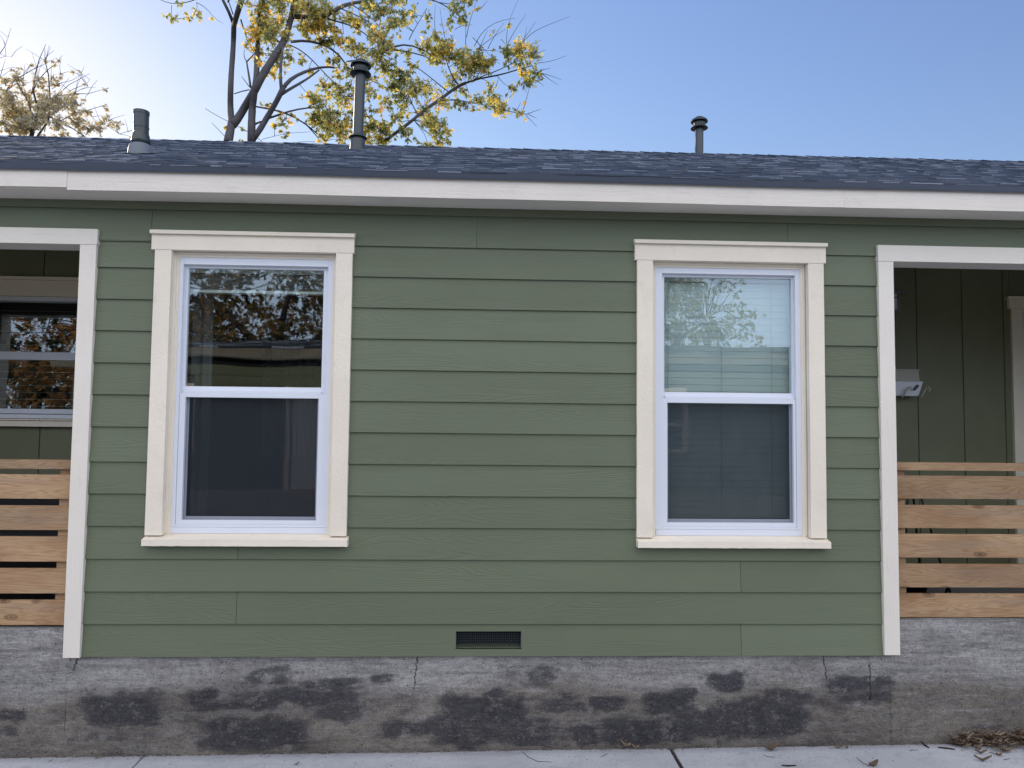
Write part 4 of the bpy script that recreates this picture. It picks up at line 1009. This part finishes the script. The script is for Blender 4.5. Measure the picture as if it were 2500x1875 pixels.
# ================================================================== TREES
def leafquad(mb, c, d, nrm, ln, wd, r):
    """pointed leaf, slightly folded"""
    sd2 = d.cross(nrm).normalized(); up = nrm*wd*0.22
    i = len(mb.v)
    mb.v += [tuple(c), tuple(c+d*ln*0.38+sd2*wd*0.5+up), tuple(c+d*ln*0.45), tuple(c+d*ln*0.38-sd2*wd*0.5+up), tuple(c+d*ln-nrm*wd*0.25)]
    for q in ((0, 1, 4, 2), (0, 2, 4, 3)): mb.f.append(tuple(i+a for a in q)); mb.r.append(r); mb.sm.append(False)
def rv(rg): 
    v = Vector((rg.gauss(0, 1), rg.gauss(0, 1), rg.gauss(0, 1))); return v.normalized()
def cluster(leafmb, twigmb, c, rad, n, ln, rg, gold=0.4, flat=1.0, src=None, droop=0.55, twr=0.006):
    c = Vector(c)
    if src is not None:
        mid = (Vector(src)+c)/2+rv(rg)*rad*0.35
        twigmb.tube([src, mid, c], [twr*1.4, twr, twr*0.7], 5)
    ns = max(2, int(n/9))
    for _ in range(ns):
        e = rv(rg); e = Vector((e.x, e.y*flat, e.z*0.8)); hub = c+rv(rg)*rad*0.75*rg.random()**0.5; tip = hub+e*rad*rg.uniform(0.35, 0.95)
        mid = hub+(tip-hub)*0.5+rv(rg)*rad*0.12
        twigmb.tube([c, hub, tip], [twr*0.6, twr*0.45, twr*0.25], 4, cap=False)
        g0 = min(1, max(0, rg.gauss(gold, 0.24)))
        for k in range(9):
            t = rg.uniform(0.25, 1.08); p = hub+(mid-hub)*2*t if t < 0.5 else mid+(tip-mid)*(t-0.5)*2
            d = (rv(rg)*0.8+(tip-hub).normalized()*0.5+Vector((0, 0, -droop))).normalized()
            nr = rv(rg); nr = (nr-d*nr.dot(d)).normalized()
            l_ = ln*rg.uniform(0.65, 1.25)
            leafquad(leafmb, p+rv(rg)*rad*0.05, d, nr, l_, l_*rg.uniform(0.38, 0.56), min(1, max(0, g0+rg.gauss(0, 0.12))))
TY = 13.5; PXM = (TY-CAM.y)/FPX     # metres per photo pixel at the tree
def jitterY(px, py, s=1.0): return TY + s*(1.5*noise.noise((px*0.008, py*0.008, 1.7)))
def tp(px, py, s=1.0): return at(px, py, jitterY(px, py, s))
tree = empty('autumn_tree', 'tall tree with forked trunks and gold leaves behind the roof', 'tree', loc=(at(600, 345, TY).x, TY, -0.6))
tb = MB(); tlv = MB(); rg = random.Random(11)
def limb(pts, w0, w1, sides=8, twist=True, s=1.0):
    P = []
    for i in range(len(pts)-1):
        a, b = pts[i], pts[i+1]; L_ = math.hypot(b[0]-a[0], b[1]-a[1]); n_ = max(1, int(L_/14))
        for k in range(n_): 
            t = k/n_; P.append((a[0]+(b[0]-a[0])*t, a[1]+(b[1]-a[1])*t))
    P.append(pts[-1])
    # smooth
    for _ in range(2): P = [P[0]]+[((P[i-1][0]+2*P[i][0]+P[i+1][0])/4, (P[i-1][1]+2*P[i][1]+P[i+1][1])/4) for i in range(1, len(P)-1)]+[P[-1]]
    n_ = len(P); W = [tp(x, y, s) for x, y in P]
    rad = [PXM*0.38*(w0+(w1-w0)*i/(n_-1))*(1+0.10*noise.noise((P[i][0]*0.06, P[i][1]*0.06, 2))) for i in range(n_)]
    tb.tube(W, rad, sides); return W
# trunks run on down to the ground behind the house
tb.tube([(tp(556, 347).x-0.1, TY, -0.7), (tp(556, 347).x-0.05, TY, 1.5), tuple(tp(556, 350))], [0.24, 0.19, 0.15], 10)
tb.tube([(tp(614, 347).x-0.05, TY+0.2, -0.7), (tp(614, 347).x, TY+0.1, 1.5), tuple(tp(614, 350))], [0.2, 0.17, 0.13], 10)
BR_ = []
def LB(pts, w0, w1, **k): BR_.extend(limb(pts, w0, w1, **k))
LB([(556,350),(562,320),(566,300)],27,27); LB([(566,305),(562,262),(563,215),(565,173),(570,108),(571,60)],20,17)
LB([(571,62),(566,45),(553,17),(538,-10),(530,-60)],12,8); LB([(571,62),(580,30),(590,0),(600,-40),(606,-100)],18,17)
LB([(568,306),(582,290),(597,262),(618,228),(638,189),(655,160),(672,134),(692,106),(703,76),(711,43),(718,11),(722,-40),(730,-100)],25,17)
LB([(614,350),(614,304),(616,260),(623,217),(627,173),(627,130),(631,87),(633,43),(636,0),(640,-60)],25,9)
LB([(618,340),(638,312),(653,284),(671,256),(685,228),(692,212)],19,16); LB([(688,225),(684,195),(686,152),(690,121),(694,90)],11,6)
LB([(690,218),(705,193),(727,182),(760,169),(781,163),(806,160),(822,166)],13,6); LB([(684,232),(701,221),(727,206),(749,195),(779,171)],11,5)
LB([(658,288),(684,280),(705,271),(727,265),(753,263),(775,262)],7,4); LB([(624,260),(651,265),(684,271),(716,284),(749,304),(770,323),(795,345)],5.5,4)
LB([(746,302),(760,318),(778,338)],4,3); LB([(622,303),(634,295),(650,294)],7,5); LB([(612,213),(607,180),(602,151)],7,5); LB([(602,151),(594,139),(592,128),(598,121)],3,1.5); LB([(602,151),(612,142),(620,132)],5,3)
LB([(572,229),(588,221),(608,219)],3,3.5); LB([(588,48),(594,69),(603,98),(616,121),(628,140)],5,3); LB([(608,211),(598,196),(590,187)],3,2)
LB([(712,102),(736,95),(760,100),(782,107),(811,118),(832,135),(845,155),(850,170)],9,5); LB([(708,110),(727,115),(747,130),(766,150),(785,171),(803,190),(830,215),(852,235),(868,250)],4,2)
LB([(716,40),(750,43),(785,42),(804,36),(826,18),(858,7),(902,2),(925,-20)],17,9); LB([(800,46),(837,56),(871,67),(891,80),(905,95)],6,3)
LB([(826,18),(850,30),(875,38),(902,54),(923,74),(936,93)],4,2); LB([(860,12),(890,30),(915,50),(932,72)],4,2); LB([(930,132),(958,113),(984,104),(1010,108),(1032,122),(1055,135)],7,4)
LB([(954,121),(988,124),(1010,128),(1034,137),(1054,141),(1075,156)],4.5,3); LB([(999,96),(1008,76),(1018,58),(1034,39),(1042,20)],3,1.5)
LB([(940,345),(967,322),(988,310),(1010,293),(1026,275),(1047,260),(1075,243),(1100,223),(1115,210),(1135,203)],10,11); LB([(1130,205),(1158,195),(1189,187),(1213,187),(1235,178),(1256,173),(1275,166),(1300,160)],8,3)
LB([(1150,199),(1180,184),(1210,175),(1236,162),(1262,150)],4,2); LB([(1075,246),(1104,241),(1130,247),(1158,252),(1184,256),(1206,261),(1245,273),(1263,277),(1289,279)],5,2)
LB([(1100,228),(1070,205),(1040,180),(1012,160),(985,150)],4,2); LB([(1118,207),(1100,180),(1090,150),(1082,120),(1070,95)],4.5,2); LB([(1160,194),(1180,165),(1186,140),(1178,118),(1165,100)],3,1.5)
LB([(1010,293),(990,295),(973,298)],3,2); LB([(1020,280),(1005,255),(996,230),(990,200),(975,170)],4,2); LB([(946,332),(925,318),(905,300),(890,270),(882,240)],4,2)
LB([(850,165),(868,175),(890,190),(915,200),(945,215)],5,2); LB([(850,150),(872,140),(890,146),(910,160)],5,2); LB([(866,142),(890,128),(912,117)],3,1.5)
LB([(722,0),(760,-20),(820,-30),(900,-25),(980,-20),(1040,-5),(1080,8),(1110,30)],12,3); LB([(1040,-3),(1070,6),(1095,12),(1125,8)],3,2)
LB([(545,-10),(510,-12),(480,-5),(467,6),(436,8),(419,13),(397,4),(385,-4)],4,1.6); LB([(419,13),(414,32),(421,45)],2,1.2); LB([(480,6),(499,13),(510,24),(517,39),(527,51),(545,57)],2.2,0.8)
LB([(556,5),(570,-10),(575,-30)],5,4); LB([(569,35),(563,15),(555,-5)],4,3); LB([(640,340),(700,325),(757,322)],1.5,1)
LB([(501,265),(530,283),(560,298),(600,318),(640,345)],1.7,2); LB([(517,300),(535,318),(560,345)],1.7,2); LB([(700,350),(740,345),(790,347)],1.5,1.5)
def cr(pts): return [(1050+a/4.608, b/4.608) for a, b in pts]
whips = [[(500,520),(560,380),(640,300),(740,240),(900,210),(960,205)],[(520,560),(700,420),(860,320)],[(880,480),(960,330),(1080,160)],[(950,550),(1080,410),(1190,240)],[(980,600),(1060,430),(1200,330),(1380,260),(1570,185)],
 [(862,640),(860,350),(900,200),(990,0)],[(1170,715),(1380,690),(1535,625)],[(1250,825),(1380,850),(1480,900)],[(1260,830),(1350,910),(1440,955)],[(1050,1230),(1090,1120),(1110,1000),(1140,900)],[(1100,1280),(1170,1250),(1250,1225)],
 [(1080,1300),(1140,1350),(1200,1425)],[(1000,560),(1120,500),(1250,455)],[(400,500),(404,300),(400,120)],[(410,420),(440,260),(480,130),(530,0)],[(60,380),(45,200),(62,50)],[(180,480),(130,250),(110,80)],[(530,115),(580,100),(620,50),(645,0)],
 [(1190,610),(1240,580),(1300,560)],[(650,550),(720,400),(830,260)],[(550,560),(600,430),(650,340)],[(560,560),(770,575)],[(1040,520),(1070,400),(1090,300)],[(280,330),(330,275),(480,280)],[(1040,930),(1085,1045)],[(1200,900),(1280,970)],[(960,1270),(1000,1215),(1020,1150)],[(880,1110),(940,1055)],
 [(740,980),(770,880)],[(800,440),(850,500)],[(480,420),(620,570),(740,690),(780,720)],[(1190,690),(1270,670)],[(1250,790),(1360,765)],[(1110,1290),(1200,1330)]]
for wp in whips: limb(cr(wp), 2.3, 0.9, sides=5)
CL = [(636,13,24),(638,43,26),(629,91,26),(655,60,22),(662,93,28),(631,128,18),(673,134,26),(647,160,15),(684,184,8),(684,13,30),(655,20,20),(727,17,35),(770,17,38),(777,58,24),(740,60,22),(699,91,15),(727,130,13),(792,108,24),(765,85,18),(749,156,11),
 (762,270,20),(785,262,26),(790,290,26),(774,300,20),(690,301,18),(651,254,11),(692,325,10),(720,282,10),(815,292,26),(830,312,24),(812,330,22),(790,335,14),(821,205,28),(840,228,20),(802,191,15),(811,139,16),(843,163,16),(854,93,24),(841,117,20),(820,75,18),
 (902,82,14),(923,104,24),(917,147,24),(880,115,18),(945,121,20),(945,184,28),(960,160,18),(984,206,24),(978,230,24),(940,240,20),(934,293,24),(902,239,20),(902,208,18),(902,308,20),(923,330,26),(895,335,18),(880,270,18),(989,340,18),(971,308,16),(1015,241,24),(1032,262,16),
 (1054,288,24),(1064,315,22),(1075,336,20),(1043,342,18),(1032,200,22),(1000,190,16),(989,72,20),(985,45,12),(958,26,24),(934,39,20),(905,30,18),(884,28,20),(865,43,15),(900,10,16),(1004,11,15),(975,8,15),(1041,33,13),(1049,65,8),(1065,93,18),(1071,121,24),(1043,121,20),(1020,100,14),(1086,147,20),(1060,150,16),
 (1111,22,18),(1130,17,20),(1128,43,17),(1152,17,12),(1160,28,8),(1093,74,14),(1106,88,10),(1067,108,22),(1128,108,18),(1150,124,20),(1115,139,26),(1158,147,24),(1104,180,26),(1137,169,28),(1171,180,26),(1193,141,14),(1190,158,12),(1241,113,13),(1243,63,9),(1197,69,7),(1237,152,18),(1267,147,26),(1295,152,24),(1289,180,24),(1312,180,16),
 (1250,195,16),(1284,200,11),(1202,204,14),(1184,208,9),(1204,234,16),(1167,232,9),(1174,262,18),(1190,270,10),(1132,258,16),(1230,271,24),(1215,258,12),(1230,249,11),(1265,295,13),(1280,271,6),(1091,271,14),(1067,228,24),(1063,304,22),(1082,325,16),(1095,335,10),(1130,225,14),(1115,238,12),
 (394,12,8),(407,42,8),(430,52,10),(418,66,6),(451,24,10),(475,24,12),(463,52,11),(485,38,8),(495,6,8),(436,3,6),(525,53,3),(550,3,6),(561,4,5),(540,300,4),(556,310,4),(572,322,6),(583,330,5),(596,318,4),
 (870,70,14),(960,75,16),(940,60,12),(1000,140,14),(860,190,14),(865,225,14),(860,300,14),(870,330,16),(970,265,16),(1000,320,12),(850,20,16),(820,15,16),(705,45,16),(690,60,14)]
CL2 = []
for (px, py, r_) in CL:
    CL2.append((px, py, r_))
    if r_ >= 13 and px > 600:
        for _ in range(2 if px < 1040 else 1):
            an = rg.uniform(0, 6.28); q = r_*rg.uniform(0.9, 1.45)
            x_, y_ = px+q*math.cos(an), py+q*math.sin(an)*0.9
            if x_+0.35*max(0, y_-200) < 1335 and not (x_ > 1100 and y_ > 285) and not (x_ > 1130 and y_ < 60) and not (690 < x_ < 750 and 170 < y_ < 300): CL2.append((x_, y_, r_*rg.uniform(0.4, 0.65)))
for (px, py, r_) in CL2:
    c = tp(px+rg.uniform(-3, 3), py+rg.uniform(-3, 3)); c.y += rg.uniform(-0.5, 0.5)
    src = min(BR_, key=lambda q: (q-c).length) if r_ > 9 else None
    if src is not None and (src-c).length > 1.0: src = None
    gold = 0.36 + 0.42*noise.noise((px*0.02, py*0.02, 8)) + (0.10 if px < 900 else 0)
    if px > 1060 and py > 220: gold += 0.15
    n_ = max(9, int(0.50*r_*r_)); cluster(tlv, tb, c, r_*PXM*1.10, n_, 0.084, rg, gold, 1.6, src)
place(tb.build('trunk', M['bark'], tree)); place(tlv.build('crown', M['leafm'], tree))

# second tree at far left
tree2 = empty('bare_topped_tree', 'sparse twiggy tree behind the roof at the far left', 'tree', loc=(at(60, 345, 15.0).x, 15.0, -0.6))
TY2 = 15.0; PX2 = (TY2-CAM.y)/FPX
tb = MB(); tlv = MB(); rg = random.Random(5)
def tq(px, py): return at(px, py, TY2+1.2*noise.noise((px*0.01, py*0.01, 4)))
def limb2(pts, w0, w1, sides=6):
    n_ = len(pts); W = [tq(x, y) for x, y in pts]; tb.tube(W, [PX2*0.28*(w0+(w1-w0)*i/(n_-1)) for i in range(n_)], sides); return W
b2 = tq(70, 352); tb.tube([(b2.x, TY2, -0.7), (b2.x, TY2, 1.5), tuple(b2)], [0.2, 0.16, 0.13], 9)
S4 = 350/1659.0
def c4(pts): return [(a*S4, b*S4) for a, b in pts]
B2 = []
for pts, w0, w1 in (([(340,1700),(380,1400),(330,1180),(200,960),(60,1060)],13,4), ([(340,1700),(450,1300),(380,1040),(410,860),(450,700),(530,510)],12,1.5), ([(345,1700),(560,1400),(580,1150),(560,860),(520,700),(520,560)],10,1.5),
    ([(380,1450),(500,1180),(650,1110),(870,1085),(1020,1085),(1260,1015)],8,1.2), ([(650,1110),(800,980),(1040,850)],4,1.2), ([(780,1060),(900,1010),(1000,970),(1040,920)],3,1), ([(860,1080),(920,1040),(1020,1000)],2.5,1),
    ([(560,1350),(700,1400),(860,1500),(980,1580)],6,4), ([(700,1400),(850,1320),(1000,1280),(1130,1240),(1230,1210)],4,1.5), ([(60,1060),(180,920),(300,850),(390,800),(520,740),(650,670)],5,1), ([(370,1080),(440,930),(540,820),(640,740),(720,640)],5,1.2),
    ([(430,800),(370,610)],2,0.8), ([(0,900),(30,790),(65,680)],3,1), ([(0,620),(60,530),(95,430)],3.5,1.2), ([(0,670),(70,650),(130,660)],2,0.8), ([(0,820),(60,800),(130,775)],2,0.8), ([(270,1000),(275,850),(290,740)],3,1), ([(-40,1000),(60,1060),(150,1250),(330,1500)],9,10),
    ([(600,1030),(700,960),(830,930),(930,870)],3,1.2), ([(1060,1500),(1180,1440),(1290,1380)],2.5,1.2), ([(1000,1560),(1060,1480),(1080,1350)],2,1), ([(560,1000),(590,930),(620,860),(700,855)],2,0.8), ([(1380,1550),(1480,1520),(1530,1500)],1.5,1)):
    B2 += limb2(c4(pts), w0, w1)
for i in range(60):
    s0 = rg.choice(B2); d = Vector((rg.uniform(-0.7, 0.9), rg.uniform(-0.3, 0.3), rg.uniform(0.1, 1))).normalized()*rg.uniform(0.25, 0.6)
    tb.tube([s0, s0+d*0.5+rv(rg)*0.03, s0+d], [0.006, 0.005, 0.003], 4)
C2 = [(100,1100,60),(60,1250,90),(150,1350,110),(260,1250,120),(350,1400,110),(200,1480,90),(450,1300,100),(560,1200,90),(480,1100,70),(560,1030,60),(650,1100,60),(590,950,40),(550,850,40),(470,820,25),(520,700,20),(540,650,14),(250,1050,80),(170,1000,50),(330,1000,70),(200,860,30),(210,780,18),(140,940,30),
 (620,1300,90),(540,1450,100),(700,1200,80),(800,1240,70),(750,1130,50),(850,1140,45),(770,1000,35),(900,900,25),(930,1230,50),(720,1350,60),(860,1400,90),(760,1500,80),(640,1520,70),(960,1380,70),(1000,1480,60),(880,1520,50),(1000,1290,45),(1120,1270,40),(1200,1220,35),(1020,1190,25),(1160,1500,60),(1230,1380,40),(1330,1400,35),(1300,1520,50),(1370,1480,25),(1450,1530,25),(1510,1480,20),
 (40,1420,80),(100,1520,60),(300,1530,60),(430,1550,60),(20,1150,60),(10,1010,35),(630,830,30),(650,760,16),(690,710,10),(620,920,25),(640,1000,25),(1230,1050,8),(1040,920,8),(1040,1020,8),(1080,1350,16),(20,1300,60),(380,1180,70),(450,1000,35)]
for (a, b, r_) in C2:
    px, py, r2 = a*S4, b*S4, r_*S4; c = tq(px, py); c.y += rg.uniform(-0.5, 0.5)
    src = min(B2, key=lambda q: (q-c).length)
    if (src-c).length > 0.9: src = None
    cluster(tlv, tb, c, r2*PX2*1.25, max(9, int(0.95*r2*r2)), 0.082, rg, 0.26+0.45*noise.noise((px*0.03, py*0.03, 3)), 1.5, src, 0.5, 0.005)
place(tb.build('trunk', M['bark'], tree2)); place(tlv.build('crown', M['leafl'], tree2))

# ================================================================== ACROSS THE DRIVEWAY (seen in the window glass)
h2 = empty('house', 'low green house across the driveway, mirrored in the window glass', 'house', loc=(0, -9.8, -0.6))
FY = -10.0
def P2(o): o.matrix_parent_inverse = Matrix.Translation((0, 9.8, 0.6)); return o
m = MB(); g_ = MB()
def flip(mb):      # mirror a +/-Y built facade to face +Y at FY
    mb.v = [(x, FY-y, z) for x, y, z in mb.v]; mb.f = [tuple(reversed(q)) for q in mb.f]; return mb
ow = [(-6.4, -5.5, 0.75, 2.0), (-1.7, -0.8, 0.75, 2.0), (3.1, 4.0, 0.75, 2.0), (7.4, 8.3, 0.75, 2.0)]
for k in range(13):
    zb = k*E; e = [-9.4]
    if zb+E > 0.75 and zb < 2.0:
        for (a, b, c_, d_) in ow: e += [a, b]
    if zb < 1.95: e += [-3.8, -2.9]
    e = sorted(e+[10.5]); course(m, [(e[i], e[i+1]) for i in range(0, len(e)-1, 2)], zb, zb+E+OV)
P2(flip(m).build('siding', M['siding'], h2))
m = MB(); m.box(-9.4, 10.5, FY-4.0, FY-0.05, -0.62, 2.40); P2(m.build('wall', M['dark'], h2))
m = MB(); m.box(-9.4, 10.5, FY-0.05, FY+0.012, -0.62, -0.002); P2(m.build('foundation', M['drive'], h2))
for (a, b, c_, d_) in ow:
    wn = empty('window'); wn.parent = h2; wn.matrix_parent_inverse = Matrix.Translation((0, 9.8, 0.6))
    m = MB(); m.frame(a, b, c_, d_, 0.09, FY-0.04, FY+0.03); m.box(a+0.09, b-0.09, FY-0.03, FY+0.015, (c_+d_)/2-0.03, (c_+d_)/2+0.03); m.build('frame', M['cream'], wn)
    m = MB(); m.box(a+0.09, b-0.09, FY-0.035, FY-0.030, c_+0.09, d_-0.09); m.build('pane', M['glass'], wn)
m = MB(); m.frame(-3.8, -2.9, 0.0, 1.95, 0.09, FY-0.04, FY+0.03, 0.02); P2(m.build('door_casing', M['cream'], h2))
m = MB(); m.box(-3.71, -2.99, FY-0.035, FY-0.01, 0.02, 1.86); P2(m.build('door', M['vinyl'], h2))
OX0, OX1, OE, OR, OZ, ORZ = -9.8, 11.0, FY+0.35, FY-3.6, 2.73, 3.26
m = MB(); m.box(OX0, OX1, OE-0.02, OE, 2.50, OZ-0.03); P2(m.build('fascia', M['tan'], h2))
m = MB(); m.box(OX0, OX1, FY-0.05, OE-0.021, 2.49, 2.51); P2(m.build('soffit', M['soffit'], h2))
m = MB()
nn = 26
for i in range(nn):
    t0, t1 = i/nn, (i+1)/nn; x = OX0
    while x < OX1:
        x2 = min(OX1, x+rg.uniform(0.2, 0.9)); th = rg.choice((0.006, 0.012))
        y0, y1 = OE+0.02+(OR-OE-0.02)*t0, OE+0.02+(OR-OE-0.02)*t1; z0, z1 = OZ+(ORZ-OZ)*t0, OZ+(ORZ-OZ)*t1
        m.hexa([(x, y1, z1-0.03), (x2, y1, z1-0.03), (x2, y0, z0-0.03), (x, y0, z0-0.03), (x, y1, z1), (x2, y1, z1), (x2, y0, z0+th), (x, y0, z0+th)], rg.random()); x = x2
m.hexa([(OX0, 2*OR-OE, OZ-0.03), (OX1, 2*OR-OE, OZ-0.03), (OX1, OR, ORZ-0.03), (OX0, OR, ORZ-0.03), (OX0, 2*OR-OE, OZ), (OX1, 2*OR-OE, OZ), (OX1, OR, ORZ), (OX0, OR, ORZ)], 0.4)
rf2 = P2(m.build('roof', M['shingle'], h2))
m = MB(); m.lathe([(0.075, 0), (0.075, 0.30), (0.0, 0.30)], (4.17, FY-1.4, 2.92), 20); m.lathe([(0.11, 0.30), (0.11, 0.36), (0, 0.38)], (4.17, FY-1.4, 2.92), 20); P2(m.build('vent_pipe', M['pipe'], h2))

def grow_tree(name, label, base, height, crown, n, mat, seed, ln=0.16, gold=0.5, lean=(0, 0)):
    """crown: list of (dx,dy,z,rx,ry,rz)"""
    rg = random.Random(seed); e = empty(name, label, 'tree', loc=base); b = Vector(base)
    tm, lm = MB(), MB(); top = b+Vector((lean[0], lean[1], height*0.45))
    tm.tube([b-Vector((0, 0, 0.1)), b+(top-b)*0.5+Vector((0.08, 0, 0)), top], [0.26, 0.2, 0.16], 9)
    for (dx, dy, z, rx, ry, rz_) in crown:
        c = b+Vector((dx, dy, z)); mid = top+(c-top)*0.5+rv(rg)*0.25
        tm.tube([top-Vector((0, 0, 0.2)), mid, c], [0.12, 0.08, 0.04], 6)
        for i in range(n):
            d = rv(rg); k = rg.random()**0.45; q = c+Vector((d.x*rx*k, d.y*ry*k, d.z*rz_*k))
            if noise.noise(q*0.9) < -0.32: continue
            if rg.random() < 0.5: tm.tube([c+(q-c)*rg.uniform(0.1, 0.4)+rv(rg)*0.1, q], [0.014, 0.005], 4, cap=False)
            if rg.random() < 0.05: tm.tube([q, q+(d+Vector((0, 0, 0.8))).normalized()*rg.uniform(0.4, 0.9)], [0.010, 0.003], 4, cap=False)
            cluster(lm, tm, q, rg.uniform(0.22, 0.42), 36, ln*0.62, rg, gold+0.35*noise.noise(q*0.6), 1.0, None, 0.4, 0.006)
    place(tm.build('trunk', M['bark'], e)); place(lm.build('crown', mat, e)); return e
grow_tree('pecan_tree', 'dense brown green tree behind the house opposite, mirrored in the left window', (-6.6, -19, -0.66), 9, [(-2.2,0,6.0,2.6,1.6,2.4),(0.8,0.3,6.8,2.6,1.6,2.6),(2.6,-0.3,5.3,1.8,1.4,2.0),(-0.6,0,4.4,3.4,1.4,1.2),(-4.2,0.4,5.0,1.8,1.4,2.2),(4.6,0.4,5.2,1.9,1.4,2.0)], 210, M['leafb'], 21, 0.17, 0.35)
grow_tree('shade_tree', 'olive green tree mirrored in the right window', (5.4, -19, -0.66), 8, [(-0.4,0,5.2,2.6,1.6,2.0),(1.6,0.3,5.3,1.7,1.4,2.0),(-1.4,0,7.2,2.0,1.5,1.7),(0.6,0,7.0,1.5,1.2,1.5)], 190, M['leafg'], 22, 0.15, 0.55)
grow_tree('orange_tree', 'low orange leaved tree mirrored at the right edge of the right window', (9.2, -20.5, -0.66), 5, [(0,0,4.1,1.5,1.2,0.9),(1.8,0,3.6,1.5,1.2,0.8)], 90, M['leafb'], 23, 0.14, 0.8)
grow_tree('maple_tree', 'orange brown tree mirrored in the left porch window', (-14.2, -19, -0.66), 8, [(0,0,5.0,2.3,1.6,2.2),(-1.0,0,3.3,2.0,1.4,1.3),(1.8,0,4.2,2.0,1.4,2.2)], 150, M['leafb'], 24, 0.15, 0.8)
for k_, (bx, by, bz, rx_, lb_) in enumerate(((-11.5, -27, 5.0, 3.6, 'leftmost tall dark tree of the row behind the mirrored trees'), (-6.5, -28, 5.2, 3.6, 'middle tall dark tree of the row behind the mirrored trees'), (-19.5, -26, 4.6, 3.6, 'dark tree at the far end of the row behind the orange brown tree'), (6.2, -27, 4.4, 3.0, 'round dark tree behind the olive green tree in the right window'))):
    t_ = grow_tree('evergreen_tree', lb_, (bx, by, -0.66), 7, [(0,0,bz,rx_,1.2,4.2),(1.5,0,bz-2,rx_,1.2,2.6)], 150, M['leafd'], 40+k_, 0.42, 0.3); t_['group'] = 'dark trees far behind the driveway'
# small garage and wires, mirrored in the porch window
gr = empty('garage', 'small pale gabled garage mirrored in the left porch window', 'garage', loc=(-11, -14, -0.66))
m = MB(); m.box(-10.9, -7.6, -17.5, -14.0, -0.66, 1.75); place(m.build('wall', M['cream'], gr))
m = MB(); m.hexa([(-11.3, -17.7, 1.62), (-9.2, -17.7, 2.25), (-9.2, -13.6, 2.25), (-11.3, -13.6, 1.62), (-11.3, -17.7, 1.70), (-9.2, -17.7, 2.33), (-9.2, -13.6, 2.33), (-11.3, -13.6, 1.70)]); m.hexa([(-9.2, -17.7, 2.25), (-7.2, -17.7, 1.62), (-7.2, -13.6, 1.62), (-9.2, -13.6, 2.25), (-9.2, -17.7, 2.33), (-7.2, -17.7, 1.70), (-7.2, -13.6, 1.70), (-9.2, -13.6, 2.33)])
place(m.build('roof', M['shingle'], gr))
up = empty('utility_pole', 'wooden utility pole with crossarm far left across the driveway', 'utility pole', loc=(-22, -16, -0.66))
m = MB(); m.tube([(-22, -16, -0.7), (-22, -16, 8.5)], [0.16, 0.11], 10); place(m.build('pole', M['bark'], up)); m = MB(); m.box(-22.05, -21.95, -17, -15, 7.9, 8.0); place(m.build('crossarm', M['bark'], up))
up = empty('utility_pole', 'wooden utility pole hidden behind the dense tree across the driveway', 'utility pole', loc=(-6, -25, -0.66))
m = MB(); m.tube([(-6, -25, -0.7), (-6, -25, 8.5)], [0.16, 0.11], 10); place(m.build('pole', M['bark'], up)); m = MB(); m.box(-6.05, -5.95, -26, -24, 7.9, 8.0); place(m.build('crossarm', M['bark'], up))
for i, (dy, z0) in enumerate(((-0.8, 8.0), (0.8, 8.0), (0.0, 6.4))):
    m = MB(); pts = [(-22+16*t, -16+dy-9*t, z0-3.0*math.sin(math.pi*t)*(1+0.1*i)) for t in [k/24 for k in range(25)]]
    m.tube(pts, 0.012, 5); ptag(m.build('power_line', M['black']), ('upper overhead wire nearer the houses', 'upper overhead wire farther from the houses', 'lowest sagging overhead wire on the poles')[i], 'wire', 'overhead wires')
